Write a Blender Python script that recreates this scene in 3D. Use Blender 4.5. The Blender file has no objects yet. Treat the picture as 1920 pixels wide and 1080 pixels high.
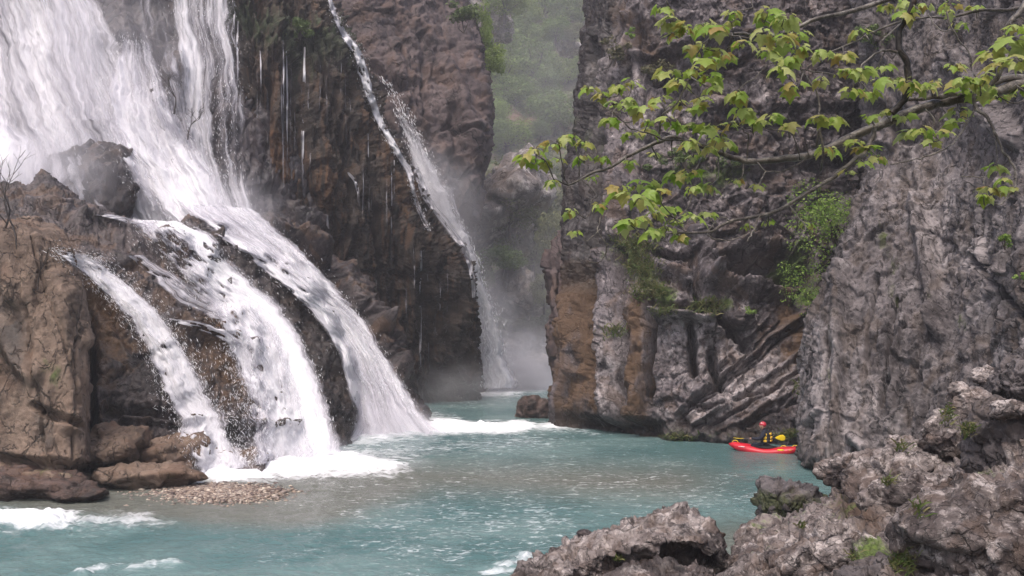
import bpy, math, random
import numpy as np
from mathutils import Vector, Matrix

# ------------------------------------------------------------------ camera, sky, sun, exposure
S = bpy.context.scene
COL = S.collection
FPX, PITCH, CAMH = 1700.0, math.atan(80 / 1700.0), 4.1
cam = bpy.data.cameras.new("camera"); camo = bpy.data.objects.new("camera", cam); COL.objects.link(camo)
cam.sensor_width = 36; cam.lens = FPX / 1920 * 36; cam.clip_end = 2000; cam.clip_start = 0.1
camo.location = (0, 0, CAMH); camo.rotation_euler = (math.radians(90) + PITCH, 0, 0)
S.camera = camo

SUN_EL, SUN_AZ = math.radians(62), math.radians(200)      # azimuth measured from +Y towards +X
W = bpy.data.worlds.new("World"); S.world = W; W.use_nodes = True
nt = W.node_tree; nt.nodes.clear()
sky = nt.nodes.new('ShaderNodeTexSky'); sky.sky_type = 'NISHITA'; sky.sun_disc = False
sky.sun_elevation = SUN_EL; sky.sun_rotation = SUN_AZ
sky.air_density = 1.0; sky.dust_density = 6.0; sky.ozone_density = 1.0
bg = nt.nodes.new('ShaderNodeBackground'); bg.inputs[1].default_value = 0.15
wo = nt.nodes.new('ShaderNodeOutputWorld')
nt.links.new(sky.outputs[0], bg.inputs[0]); nt.links.new(bg.outputs[0], wo.inputs[0])
sl = bpy.data.lights.new("sun", 'SUN'); sl.energy = 1.5; sl.angle = math.radians(25); sl.color = (1, .95, .9)
so = bpy.data.objects.new("sun", sl); COL.objects.link(so)
sd = Vector((math.sin(SUN_AZ) * math.cos(SUN_EL), math.cos(SUN_AZ) * math.cos(SUN_EL), math.sin(SUN_EL)))
so.rotation_euler = sd.to_track_quat('Z', 'Y').to_euler()
so.location = (0, 0, 60)
S.view_settings.view_transform = 'Standard'; S.view_settings.look = 'None'
S.view_settings.exposure = 0.7; S.view_settings.gamma = 1
S.render.engine = 'CYCLES'
S.cycles.use_denoising = True
S.cycles.max_bounces = 8; S.cycles.diffuse_bounces = 3; S.cycles.glossy_bounces = 3
S.cycles.transparent_max_bounces = 24; S.cycles.volume_bounces = 1; S.cycles.transmission_bounces = 3
S.cycles.sample_clamp_indirect = 6

# ------------------------------------------------------------------ pixels of the photograph to points in the place
CT, ST = math.cos(PITCH), math.sin(PITCH)
def P(px, py, Y):
    dx = (np.asarray(px, float) - 960) / FPX; dy = (540 - np.asarray(py, float)) / FPX
    fy = CT - dy * ST; fz = ST + dy * CT
    s = np.asarray(Y, float) / fy
    return np.stack(np.broadcast_arrays(dx * s, Y + 0 * s, fz * s + CAMH), -1)
def proj(p):
    x, y, z = p[..., 0], p[..., 1], p[..., 2] - CAMH
    d = np.maximum(y * CT + z * ST, .05); u = -y * ST + z * CT
    return 960 + FPX * x / d, 540 - FPX * u / d
def G(px, py):                                # point on the water, z = 0
    dy = (540 - py) / FPX
    Y = CAMH / -((ST + dy * CT) / (CT - dy * ST))
    return (px - 960) / FPX / (CT - dy * ST) * Y, Y
def C(px, py, Y):                             # control point; py 'w' means just below the water
    if py == 'w': return np.array([(px - 960) / FPX * Y, Y, -1.2])
    return P(px, py, Y)

# ------------------------------------------------------------------ noise in numpy
def _h(ix, iy, iz, seed):
    h = (ix.astype(np.uint32) * np.uint32(374761393)) ^ (iy.astype(np.uint32) * np.uint32(668265263)) ^ (iz.astype(np.uint32) * np.uint32(2147483647 - 1274126177 % 2147483647)) ^ np.uint32((seed * 974634777 + 12345) & 0xffffffff)
    h = (h ^ (h >> np.uint32(13))) * np.uint32(1274126177)
    h = (h ^ (h >> np.uint32(16))) * np.uint32(2246822519)
    return h ^ (h >> np.uint32(15))
def rnd(ix, iy, iz, seed): return _h(ix, iy, iz, seed).astype(np.float64) / 4294967295.0
def noise(p, seed=0):
    f = np.floor(p); i = f.astype(np.int64); t = p - f; w = t * t * t * (t * (t * 6 - 15) + 10)
    r = 0
    for a in (0, 1):
        for b in (0, 1):
            for c in (0, 1):
                h = _h(i[:, 0] + a, i[:, 1] + b, i[:, 2] + c, seed)
                gx = (h & np.uint32(1023)).astype(float) / 511.5 - 1
                gy = ((h >> np.uint32(10)) & np.uint32(1023)).astype(float) / 511.5 - 1
                gz = ((h >> np.uint32(20)) & np.uint32(1023)).astype(float) / 511.5 - 1
                d = gx * (t[:, 0] - a) + gy * (t[:, 1] - b) + gz * (t[:, 2] - c)
                r = r + d * (w[:, 0] if a else 1 - w[:, 0]) * (w[:, 1] if b else 1 - w[:, 1]) * (w[:, 2] if c else 1 - w[:, 2])
    return r * 1.25
def fbm(p, o=4, seed=0, gain=.5, ridged=False):
    r = 0; a = 1; p = np.array(p, float)
    for k in range(o):
        n = noise(p, seed + k)
        if ridged: n = 1 - 2 * np.abs(n) - .5
        r = r + a * n; a *= gain; p = p * 2.03 + 7.3
    return r
def voro(p, seed=0, jit=.95):
    f = np.floor(p); i = f.astype(np.int64); n = len(p)
    F1 = np.full(n, 9.); F2 = np.full(n, 9.); cid = np.zeros(n); off = np.zeros((n, 3))
    for a in (-1, 0, 1):
        for b in (-1, 0, 1):
            for c in (-1, 0, 1):
                x, y, z = i[:, 0] + a, i[:, 1] + b, i[:, 2] + c
                h = _h(x, y, z, seed)
                q = np.stack([x + .5 + jit * ((h & np.uint32(1023)) / 1023. - .5), y + .5 + jit * (((h >> np.uint32(10)) & np.uint32(1023)) / 1023. - .5),
                              z + .5 + jit * (((h >> np.uint32(20)) & np.uint32(1023)) / 1023. - .5)], -1)
                dv = p - q; d = np.sqrt((dv ** 2).sum(1))
                m = d < F1
                F2 = np.where(m, F1, np.minimum(F2, d)); F1 = np.where(m, d, F1)
                cid = np.where(m, (h >> np.uint32(7)) % np.uint32(9973), cid); off[m] = dv[m]
    return F1, F2, cid, off
def blocky(p, seed=0, tilt=.9, crack=.35):
    """fractured rock: every cell is a tilted facet, cracks between the cells"""
    w = np.stack([noise(p * .8 + 3, seed + 5), noise(p * .8 + 13, seed + 6), noise(p * .8 + 23, seed + 7)], -1) * .35
    F1, F2, cid, off = voro(p + w, seed)
    k = cid.astype(np.int64); z = np.zeros_like(k)
    tv = np.stack([rnd(k, z, z, 1), rnd(k, z, z, 2), rnd(k, z, z, 3)], -1) - .5
    v = rnd(k, z, z, 4) - .5 + tilt * (tv * off).sum(1) * 1.6
    e = np.clip((F2 - F1) / .12, 0, 1)
    return v * np.clip((F2 - F1) / .05, .35, 1) - crack * (1 - e) ** 2
def rotm(a, b=0, c=0): return np.array(Matrix.Rotation(math.radians(c), 3, 'Z') @ Matrix.Rotation(math.radians(b), 3, 'X') @ Matrix.Rotation(math.radians(a), 3, 'Y'))
def sst(x, a, b):
    t = np.clip((x - a) / (b - a), 0, 1); return t * t * (3 - 2 * t)
def cap(px, py, x0, y0, x1, y1, r, soft=1.0):
    """falloff round a segment"""
    dx, dy = x1 - x0, y1 - y0; L = dx * dx + dy * dy + 1e-6
    t = np.clip(((px - x0) * dx + (py - y0) * dy) / L, 0, 1)
    d = np.hypot(px - x0 - t * dx, py - y0 - t * dy)
    return np.clip(1 - d / r, 0, 1) ** soft * (1 if soft != 1 else 1)
def inpoly(px, py, poly):
    r = np.zeros(len(px), bool); n = len(poly)
    for k in range(n):
        x0, y0 = poly[k]; x1, y1 = poly[(k + 1) % n]
        c = ((y0 > py) != (y1 > py)); r ^= c & (px < (x1 - x0) * (py - y0) / (y1 - y0 + 1e-9) + x0)
    return r

# ------------------------------------------------------------------ objects
def tag(o, label=None, cat=None, group=None, kind=None):
    if label: o['label'] = label
    if cat: o['category'] = cat
    if group: o['group'] = group
    if kind: o['kind'] = kind
    return o
def link(name, me, parent=None, mat=None, smooth=True, local=False):
    o = bpy.data.objects.new(name, me); COL.objects.link(o)
    if parent:
        o.parent = parent
        if not local: o.location = -parent.location
    if mat is not None and not me.materials: me.materials.append(mat)
    if smooth: me.polygons.foreach_set('use_smooth', np.ones(len(me.polygons), bool))
    return o
def empty(name, loc=(0, 0, 0), rz=0):
    o = bpy.data.objects.new(name, None); COL.objects.link(o); o.location = loc; o.rotation_euler = (0, 0, rz); return o
def raw(V, F, name='mesh', attrs=None):
    """V (n,3); F (m,3) or (m,4) array, fast path"""
    V = np.ascontiguousarray(V, np.float32); F = np.ascontiguousarray(F, np.int32)
    me = bpy.data.meshes.new(name); me.vertices.add(len(V)); me.vertices.foreach_set('co', V.ravel())
    k = F.shape[1]; me.loops.add(F.size); me.loops.foreach_set('vertex_index', F.ravel())
    me.polygons.add(len(F)); me.polygons.foreach_set('loop_start', np.arange(len(F), dtype=np.int32) * k)
    if attrs:
        for nm, a in attrs.items():
            if a.shape[1] == 3:
                t = me.attributes.new(nm, 'FLOAT_VECTOR', 'POINT'); t.data.foreach_set('vector', np.ascontiguousarray(a, np.float32).ravel())
            else:
                t = me.attributes.new(nm, 'FLOAT_COLOR', 'POINT'); t.data.foreach_set('color', np.ascontiguousarray(a, np.float32).ravel())
    me.update(calc_edges=True); return me
def gridfaces(r, c, off=0):
    i = np.arange(r * c).reshape(r, c) + off
    return np.stack([i[:-1, :-1], i[1:, :-1], i[1:, 1:], i[:-1, 1:]], -1).reshape(-1, 4)
def catmull(A, ns):
    """A (n,...) control; ns subdivisions for each segment"""
    A = np.asarray(A, float); n = len(A); out = []
    for k in range(n - 1):
        p0 = A[max(k - 1, 0)]; p1 = A[k]; p2 = A[k + 1]; p3 = A[min(k + 2, n - 1)]
        for t in np.arange(ns[k]) / ns[k]:
            out.append(.5 * ((2 * p1) + (-p0 + p2) * t + (2 * p0 - 5 * p1 + 4 * p2 - p3) * t * t + (-p0 + 3 * p1 - 3 * p2 + p3) * t ** 3) * .75
                       + .25 * (p1 + (p2 - p1) * t))
    out.append(A[-1]); return np.array(out)
ZB_W, ZB_H, ZB_S, ZB_O = 640, 400, 4, 220
ZB = np.full((ZB_H, ZB_W), 999.)
def zadd(V):
    px, py = proj(V); i = ((py + ZB_O) / ZB_S).astype(int); j = ((px + ZB_O) / ZB_S).astype(int)
    m = (i >= 0) & (i < ZB_H) & (j >= 0) & (j < ZB_W) & (V[:, 1] > 1)
    np.minimum.at(ZB, (i[m], j[m]), V[m, 1])
def zat(px, py):
    i = np.clip(((np.asarray(py, float) + ZB_O) / ZB_S).astype(int), 0, ZB_H - 1); j = np.clip(((np.asarray(px, float) + ZB_O) / ZB_S).astype(int), 0, ZB_W - 1)
    return ZB[i, j]
def sheet(name, rows, mat, disp, step=2.2, bumps=(), mask=None, parent=None, reg=True, cols=None):
    """rock face from a grid of control points; disp(P, px, py) pushes it outwards"""
    A = np.array([[C(*c) for c in r] for r in rows])
    if cols: A = A.transpose(1, 0, 2)
    X, Yp = proj(A)
    L = lambda ax: np.sqrt(np.diff(X, axis=ax) ** 2 + np.diff(Yp, axis=ax) ** 2 + (np.diff(A[..., 1], axis=ax) * 18) ** 2)
    nr = [int(np.clip(v / step, 2, 400)) for v in L(0).mean(1)]
    nc = [int(np.clip(v / step, 2, 400)) for v in L(1).mean(0)]
    B = catmull(A, nr); B = catmull(B.transpose(1, 0, 2), nc).transpose(1, 0, 2)
    r, c = B.shape[:2]
    di = np.gradient(B, axis=0); dj = np.gradient(B, axis=1)
    N = np.cross(di, dj); N /= np.linalg.norm(N, axis=-1, keepdims=True) + 1e-9
    V = B.reshape(-1, 3); N = N.reshape(-1, 3)
    px, py = proj(V); d = disp(V, px, py); d = d - d.mean() - .25 * d.std()
    jit = np.clip(V[:, 1] / 30, .3, 2) * 7
    jx = px + jit * noise(V * .9 + 5, 91); jy = py + jit * noise(V * .9 + 35, 92)
    for (x0, y0, x1, y1, rad, amp) in bumps:
        b = cap(jx, jy, x0, y0, x1, y1, rad); d = d + amp * b * b * (3 - 2 * b)
    at = {}
    if mask: at['mk'] = mask(V, jx, jy)
    else: at['mk'] = np.zeros((len(V), 4))
    V = V + N * d[:, None]
    me = raw(V, gridfaces(r, c), name, at)
    if reg: zadd(V)
    return link(name, me, parent, mat, False)

def hull_rock(name, px, py, Y, w, h, dep, mat, seed=0, rot=(0, 0, 0), npl=14, sub=5, rough=.06, fscale=2.2, mask=None, parent=None, local=None):
    """a free-standing boulder: a rounded polyhedron with fractured, pitted skin; size w,h in px of the photograph"""
    rs = np.random.RandomState(seed)
    import bmesh
    bm = bmesh.new(); bmesh.ops.create_icosphere(bm, subdivisions=sub, radius=1)
    D = np.array([v.co[:] for v in bm.verts]); F = np.array([[v.index for v in f.verts] for f in bm.faces]); bm.free()
    D /= np.linalg.norm(D, axis=1, keepdims=True)
    nn = rs.normal(size=(npl, 3)); nn /= np.linalg.norm(nn, axis=1, keepdims=True); dd = rs.uniform(.72, 1.0, npl)
    t = np.clip(D @ nn.T, .02, None); q = dd / t
    k = 9.; R = (np.sum(q ** -k, 1)) ** (-1 / k)
    R = np.minimum(R, 1.25)
    sc = Y / FPX; V = D * R[:, None]
    V /= np.abs(V).max(0)
    V = V @ rotm(*rot).T * np.array([w * sc / 2, dep / 2, h * sc / 2])
    c0 = P(px, py, Y); V = V + c0
    size = (w * sc * h * sc * dep) ** (1 / 3)
    Nn = D @ rotm(*rot).T; Nn /= np.linalg.norm(Nn, axis=1, keepdims=True)
    f = fscale / size
    d = size * rough * (1.5 * blocky(V * f + seed, seed) + .9 * fbm(V * f * 1.7 + seed, 3, seed + 3, ridged=True) + .5 * fbm(V * f * 5, 3, seed + 8))
    V = V + Nn * d[:, None]
    X, Yp = proj(V)
    me = raw(V, F, name, {'mk': mask(V, X, Yp) if mask else np.zeros((len(V), 4))})
    zadd(V)
    return link(name, me, parent, mat, sub < 5)

# ------------------------------------------------------------------ materials
class NB:
    def __init__(s, name):
        s.m = bpy.data.materials.new(name); s.m.use_nodes = True; s.t = s.m.node_tree; s.t.nodes.clear()
        s.out = s.t.nodes.new('ShaderNodeOutputMaterial')
    def n(s, ty, **k):
        o = s.t.nodes.new(ty)
        for a, b in k.items(): setattr(o, a, b)
        return o
    def l(s, a, b): s.t.links.new(a, b)
    def inp(s, sock, v):
        if hasattr(v, 'links'): s.l(v, sock)
        elif isinstance(v, tuple) and len(v) == 3 and sock.type == 'RGBA': sock.default_value = (*v, 1)
        else: sock.default_value = v
    def math(s, op, a, b=0, clamp=False):
        o = s.n('ShaderNodeMath', operation=op, use_clamp=clamp); s.inp(o.inputs[0], a); s.inp(o.inputs[1], b); return o.outputs[0]
    def mix(s, f, a, b):
        o = s.n('ShaderNodeMix', data_type='RGBA'); s.inp(o.inputs[0], f); s.inp(o.inputs[6], a); s.inp(o.inputs[7], b); return o.outputs[2]
    def noise(s, vec, scale, detail=4, rough=.55, dist=0):
        o = s.n('ShaderNodeTexNoise'); s.l(vec, o.inputs['Vector']); o.inputs['Scale'].default_value = scale
        o.inputs['Detail'].default_value = detail; o.inputs['Roughness'].default_value = rough; o.inputs['Distortion'].default_value = dist; return o.outputs[0]
    def mapv(s, vec, sc=(1, 1, 1), rot=(0, 0, 0), loc=(0, 0, 0)):
        o = s.n('ShaderNodeMapping'); s.l(vec, o.inputs[0]); o.inputs[1].default_value = loc; o.inputs[2].default_value = tuple(math.radians(a) for a in rot); o.inputs[3].default_value = sc; return o.outputs[0]
    def ramp(s, f, a, b, lo=0., hi=1.):
        o = s.n('ShaderNodeMapRange', interpolation_type='SMOOTHSTEP'); s.inp(o.inputs[0], f); o.inputs[1].default_value = a; o.inputs[2].default_value = b; o.inputs[3].default_value = lo; o.inputs[4].default_value = hi; return o.outputs[0]
    def bump(s, h, st=.5, dist=.05, nrm=None):
        o = s.n('ShaderNodeBump'); o.inputs['Strength'].default_value = st; o.inputs['Distance'].default_value = dist; s.l(h, o.inputs['Height'])
        if nrm: s.l(nrm, o.inputs['Normal'])
        return o.outputs[0]
def rock_mat(name, dark, mid, light, scale=1., stretch=(1, 1, 1), rot=(0, 0, 0), patch=(.52, .68), rust=(.28, .13, .05), moss=(.035, .05, .012), wetr=.35, rough=.8,
             bstr=.8, bdist=.06, speck=.5, black=.4, crack=.85, cs=1.1, streak=.35):
    b = NB(name); co = b.n('ShaderNodeTexCoord').outputs['Object']
    at = b.n('ShaderNodeAttribute', attribute_name='mk'); se = b.n('ShaderNodeSeparateColor'); b.l(at.outputs['Color'], se.inputs[0])
    mo, oc, li = se.outputs; wet_shade = at.outputs['Alpha']  # alpha holds wet rock and also shade painted into some recesses
    v = b.mapv(co, stretch, rot)
    n1 = b.noise(v, .35 * scale, 5, .6, .3); n2 = b.noise(v, 1.6 * scale, 8, .68, .4); n3 = b.noise(co, 7 * scale, 6, .7); n4 = b.noise(v, .9 * scale, 3, .5, .8)
    c = b.mix(b.ramp(n1, .38, .62), dark, mid)
    c = b.mix(b.ramp(n2, .42, .62, 0, .75), c, mid)
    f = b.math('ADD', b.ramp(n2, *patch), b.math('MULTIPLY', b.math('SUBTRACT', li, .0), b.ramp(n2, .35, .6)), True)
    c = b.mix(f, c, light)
    c = b.mix(b.math('MULTIPLY', b.ramp(n3, .55, .68), speck), c, light)
    c = b.mix(b.math('MULTIPLY', b.ramp(n3, .44, .34), black), c, tuple(x * .35 for x in dark))
    wv = b.n('ShaderNodeTexNoise'); b.l(v, wv.inputs['Vector']); wv.inputs['Scale'].default_value = 1.5 * scale; wv.inputs['Detail'].default_value = 5
    vm = b.n('ShaderNodeVectorMath', operation='MULTIPLY_ADD'); b.l(wv.outputs['Color'], vm.inputs[0]); vm.inputs[1].default_value = (.9 / scale,) * 3; b.l(v, vm.inputs[2])
    ck = None
    for q, (sc_, wd_) in enumerate(((cs * scale, .05), (cs * 3.1 * scale, .07))):
        vo = b.n('ShaderNodeTexVoronoi', feature='DISTANCE_TO_EDGE'); b.l(vm.outputs[0], vo.inputs['Vector']); vo.inputs['Scale'].default_value = sc_
        k_ = b.math('MULTIPLY', b.ramp(vo.outputs['Distance'], wd_, 0), b.ramp(b.noise(co, sc_ * .9 + q, 2, .5), .42, .6)); ck = k_ if ck is None else b.math('MAXIMUM', ck, b.math('MULTIPLY', k_, .8))
    c = b.mix(b.math('MULTIPLY', ck, crack), c, tuple(x * .3 for x in dark))
    sk = b.noise(b.mapv(co, (1, 1, .14)), 2.2 * scale, 5, .65, .2); c = b.mix(b.math('MULTIPLY', b.ramp(sk, .5, .66), streak), c, tuple(x * .5 for x in dark))
    c = b.mix(b.math('MULTIPLY', b.ramp(n4, .5, .62), .35), c, rust)
    c = b.mix(b.ramp(b.math('ADD', oc, b.math('MULTIPLY', b.math('SUBTRACT', n2, .5), 1.4)), .35, .75), c, b.mix(n1, rust, tuple(x * .45 for x in rust)))
    c = b.mix(b.ramp(b.math('ADD', mo, b.math('MULTIPLY', b.math('SUBTRACT', n2, .5), 1.8)), .4, .75), c, b.mix(b.ramp(n3, .35, .65), moss, tuple(x * 2.2 for x in moss)))
    c = b.mix(b.math('MULTIPLY', wet_shade, .72), c, (.012, .009, .008))
    p = b.n('ShaderNodeBsdfPrincipled'); b.l(c, p.inputs['Base Color'])
    b.l(b.ramp(wet_shade, 0, 1, rough, wetr), p.inputs['Roughness']); p.inputs['Specular IOR Level'].default_value = .35
    h = b.math('SUBTRACT', b.math('ADD', b.math('MULTIPLY', n2, 1.), b.math('MULTIPLY', n3, .5)), b.math('MULTIPLY', ck, .5))
    b.l(b.bump(h, bstr, bdist * 2), p.inputs['Normal'])
    b.l(p.outputs[0], b.out.inputs[0]); return b.m
def plain(name, col, rough=.6, var=.25, scale=8, spec=.4, trans=0, bump=0):
    b = NB(name); co = b.n('ShaderNodeTexCoord').outputs['Object']; n = b.noise(co, scale, 4, .6)
    c = b.mix(b.ramp(n, .35, .65), tuple(x * (1 - var) for x in col), tuple(min(1, x * (1 + var)) for x in col))
    p = b.n('ShaderNodeBsdfPrincipled'); b.l(c, p.inputs['Base Color']); p.inputs['Roughness'].default_value = rough; p.inputs['Specular IOR Level'].default_value = spec
    if bump: b.l(b.bump(n, bump, .01), p.inputs['Normal'])
    o = p.outputs[0]
    if trans:
        t = b.n('ShaderNodeBsdfTranslucent'); b.l(c, t.inputs[0]); m = b.n('ShaderNodeMixShader'); m.inputs[0].default_value = trans
        b.l(o, m.inputs[1]); b.l(t.outputs[0], m.inputs[2]); o = m.outputs[0]
    b.l(o, b.out.inputs[0]); return b.m
# ------------------------------------------------------------------ rock materials
M = {}
M['far'] = rock_mat('grey_brown_cliff', (.045, .032, .034), (.105, .078, .078), (.17, .13, .125), .6, (1, 1, .7), (0, 25, 0), (.6, .8), speck=.25, rust=(.13, .075, .05))
M['wall'] = rock_mat('wet_fall_wall', (.02, .017, .02), (.06, .05, .056), (.12, .10, .11), .8, (1, 1, .4), (0, 15, 0), (.62, .8), speck=.2, rough=.4, rust=(.06, .04, .035))
M['tufa'] = rock_mat('brown_tufa', (.014, .010, .008), (.055, .036, .025), (.13, .09, .06), 1.3, (1.3, 1.3, .12), (0, 0, 0), (.6, .78), rust=(.15, .07, .028), moss=(.02, .028, .010), speck=.15, rough=.55, black=.7, bstr=.9, bdist=.1)
M['slab'] = rock_mat('dark_fall_rock', (.018, .014, .016), (.068, .053, .053), (.17, .14, .14), 1.2, (1, 1, .8), (0, 35, 0), (.62, .8), rust=(.14, .075, .035), speck=.2, rough=.45, black=.6)
M['tower'] = rock_mat('tan_rock', (.080, .055, .042), (.205, .145, .110), (.31, .24, .19), .8, (1, 1, .6), (0, 10, 0), (.56, .8), rust=(.12, .065, .04), moss=(.04, .05, .015), speck=.3, black=.35)
M['right'] = rock_mat('grey_limestone_cliff', (.031, .024, .027), (.138, .118, .126), (.38, .335, .34), 1.1, (1, 1, .8), (0, 35, 0), (.53, .70), rust=(.115, .068, .040), moss=(.045, .065, .015), speck=.5, black=.6)
M['near'] = rock_mat('dark_limestone', (.032, .026, .028), (.105, .090, .093), (.27, .24, .243), 1.1, (1.2, 1.2, .5), (0, 12, 0), (.55, .74), rust=(.075, .05, .032), moss=(.035, .042, .012), speck=.35, black=.4, streak=.5)
M['boulder'] = rock_mat('pale_pitted_limestone', (.036, .026, .025), (.118, .093, .088), (.40, .35, .335), 2.6, (1, 1, 1), (0, 20, 0), (.53, .67), rust=(.11, .07, .05), moss=(.05, .07, .015), speck=.6, black=.7, bdist=.03)
M['reddish'] = rock_mat('reddish_boulder', (.035, .025, .022), (.12, .08, .07), (.26, .19, .17), 2.0, (1, 1, 1), (0, 0, 0), (.56, .7), rust=(.10, .05, .03), speck=.4, rough=.6)
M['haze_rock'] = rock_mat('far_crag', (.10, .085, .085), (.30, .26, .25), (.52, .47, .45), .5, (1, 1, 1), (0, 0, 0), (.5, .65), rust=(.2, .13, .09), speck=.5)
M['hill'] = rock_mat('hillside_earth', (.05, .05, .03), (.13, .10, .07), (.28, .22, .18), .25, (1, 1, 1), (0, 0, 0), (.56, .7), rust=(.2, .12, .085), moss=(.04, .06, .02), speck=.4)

def disp_rock(f, amp, rot=(0, 0, 0), st=(1, 1, 1), seed=0, fine=.4, ridge=.35, pit=.05):
    R = rotm(*rot)
    def g(V, px, py):
        q = (V @ R) * np.array(st) * f
        return amp * (1.0 * blocky(q + seed, seed) + .55 * blocky(q * 2.7 + 9, seed + 20, 1.2, .3) + .16 * blocky(q * 6.5 + 3, seed + 40, 1.0, .3)
                      + ridge * fbm(q * .7, 4, seed + 60, .5, True) + fine * .5 * fbm(q * 9, 3, seed + 70)) \
            + pit * (1.5 * np.abs(fbm(V * np.array([2.6, 2.6, 1.7]), 4, seed + 80, .62)) + .5 * fbm(V * np.array([2, 2, .7]), 3, seed + 85) + .9 * np.abs(noise(V * np.array([.9, .9, .5]) + 5, seed + 88)))
    return g

# ------------------------------------------------------------------ ground under everything
def ground():
    n = 120; xs = np.linspace(-140, 140, n); ys = np.linspace(-30, 260, n)
    X, Y = np.meshgrid(xs, ys); V = np.stack([X, Y, 0 * X - 2.2], -1).reshape(-1, 3)
    V[:, 2] += .35 * fbm(V * .2, 4, 3); me = raw(V, gridfaces(n, n)[:, ::-1], 'riverbed', {'mk': np.zeros((n * n, 4))})
    tag(link('riverbed', me, None, M['hill']), 'stony bed and ground under the river', kind='structure')
ground()

# ------------------------------------------------------------------ far hillside
rows = []
for py, Yd in ((-320, 235), (-120, 200), (0, 175), (120, 155), (240, 135), (360, 118), (480, 104), (600, 94), (680, 88), ('w', 84)):
    rows.append([(x, py, Yd + (12 if x < 760 else 0) - max(0, (x - 1090) * .05) * 1.5) for x in (420, 640, 800, 880, 960, 1040, 1120, 1240, 1420, 1640)])
def hmask(V, px, py):
    k = np.zeros((len(V), 4)); k[:, 0] = .55 * (py > -400); k[:, 1] = .9 * cap(px, py, 960, 200, 1000, 270, 60) + .8 * cap(px, py, 1060, 180, 1090, 210, 40)
    k[:, 2] = .9 * cap(px, py, 1060, 85, 1090, 95, 45); return k
hill = tag(sheet('hillside', rows, M['hill'], disp_rock(.09, 2.2, seed=4), 3.2, mask=hmask), 'green hazy hillside closing the far end of the gorge', kind='structure')

# ------------------------------------------------------------------ grey cliff behind the brown tufa
rows = []
for py, ex, Yl, Yr in ((-260, 850, 66, 74), (-40, 868, 64, 71), (50, 893, 63, 69), (120, 908, 62, 67), (190, 922, 61, 65), (260, 921, 60, 64), (330, 903, 60, 63.5), (400, 888, 60, 63.5), (450, 880, 60, 64), (560, 886, 60, 65), ('w', 890, 60, 66)):
    rows.append([(460, py, Yl - 3), (600, py, Yl), (700, py, Yl), (780, py, (Yl + Yr) / 2 - .5), (840, py, Yr - 1.6), (ex - 14, py, Yr - .8), (ex, py, Yr + 1.5), (ex - 6, py, Yr + 9), (ex - 60, py, Yr + 22)])
bumps = [(690, 150, 860, 520, 26, .9), (660, 260, 850, 620, 22, -1.2), (740, 90, 800, 330, 22, .7), (790, 60, 800, 220, 10, -.6), (850, 200, 860, 420, 14, -.8), (870, 300, 868, 450, 14, -.6),
         (840, 120, 890, 250, 30, .8), (520, 60, 620, 160, 30, .6), (700, 130, 760, 170, 16, -.7), (830, 330, 900, 320, 10, -.5), (835, 240, 915, 250, 8, -.5), (770, 400, 860, 480, 12, -.6)]
def fmask(V, px, py):
    k = np.zeros((len(V), 4)); k[:, 3] = .75 * cap(px, py, 870, 320, 860, 470, 34) + .3 * cap(px, py, 720, 260, 900, 600, 60)
    k[:, 1] = .45 * cap(px, py, 560, 60, 740, 220, 110); return np.clip(k, 0, 1)
tag(sheet('cliff', rows, M['far'], disp_rock(.22, .55, (55, 0, 20), (1, 1, .5), 11, pit=.16), 2.4, bumps, fmask), 'tall grey-brown cliff face leaning behind the thin fall', kind='structure')

# ------------------------------------------------------------------ wall the great fall runs over
rows = []
for py, Yd in ((-300, 49), (-80, 47.5), (40, 46.5), (130, 45.2), (230, 43.4), (330, 42), (420, 41), (520, 40.5), ('w', 40)):
    rows.append([(x, py, Yd + o) for x, o in ((-900, 6), (-500, 0), (-200, -1), (-40, -1), (80, 0), (180, 0), (280, .4), (360, .2), (430, .8), (500, 2), (600, 5))])
bumps = [(240, 95, 290, 130, 34, 1.6), (285, 120, 350, 280, 30, 1.7), (60, 190, 110, 290, 34, 1.0), (160, 180, 230, 300, 26, .9), (400, 60, 420, 220, 40, .8), (290, -80, 300, 90, 30, .8), (20, -60, 60, 120, 30, .7)]
tag(sheet('cliff', rows, M['wall'], disp_rock(.35, .6, (20, 0, 10), (1, 1, .5), 21), 2.8, bumps), 'wet dark cliff wall under the great waterfall', kind='structure')

# ------------------------------------------------------------------ brown tufa cliff with draperies
rows = []
for py, lx, ex, Yl, Yr in ((-280, 400, 545, 46, 50), (-120, 405, 575, 46, 50), (0, 412, 608, 45.5, 49.5), (90, 430, 652, 45, 49.5), (180, 440, 690, 45, 50), (270, 446, 742, 45, 50.5), (340, 452, 772, 45, 51), (400, 458, 805, 45.5, 51.5), (470, 470, 862, 46, 52.3),
                           (510, 480, 880, 46.5, 53), (560, 500, 886, 47, 53.5), (650, 540, 889, 48, 54), (700, 560, 884, 49, 54.2), ('w', 600, 872, 50, 54.6)):
    ex -= 6; w = ex - lx
    rows.append([(lx - 60, py, Yl + 3), (lx, py, Yl + .6), (lx + w * .2, py, Yl + .2), (lx + w * .42, py, Yl + .8), (lx + w * .62, py, Yl + 2), (lx + w * .8, py, (Yl + Yr) / 2), (ex - 16, py, Yr - 1), (ex, py, Yr + .8), (ex - 3, py, Yr + 6), (ex - 50, py, Yr + 12)])
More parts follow.
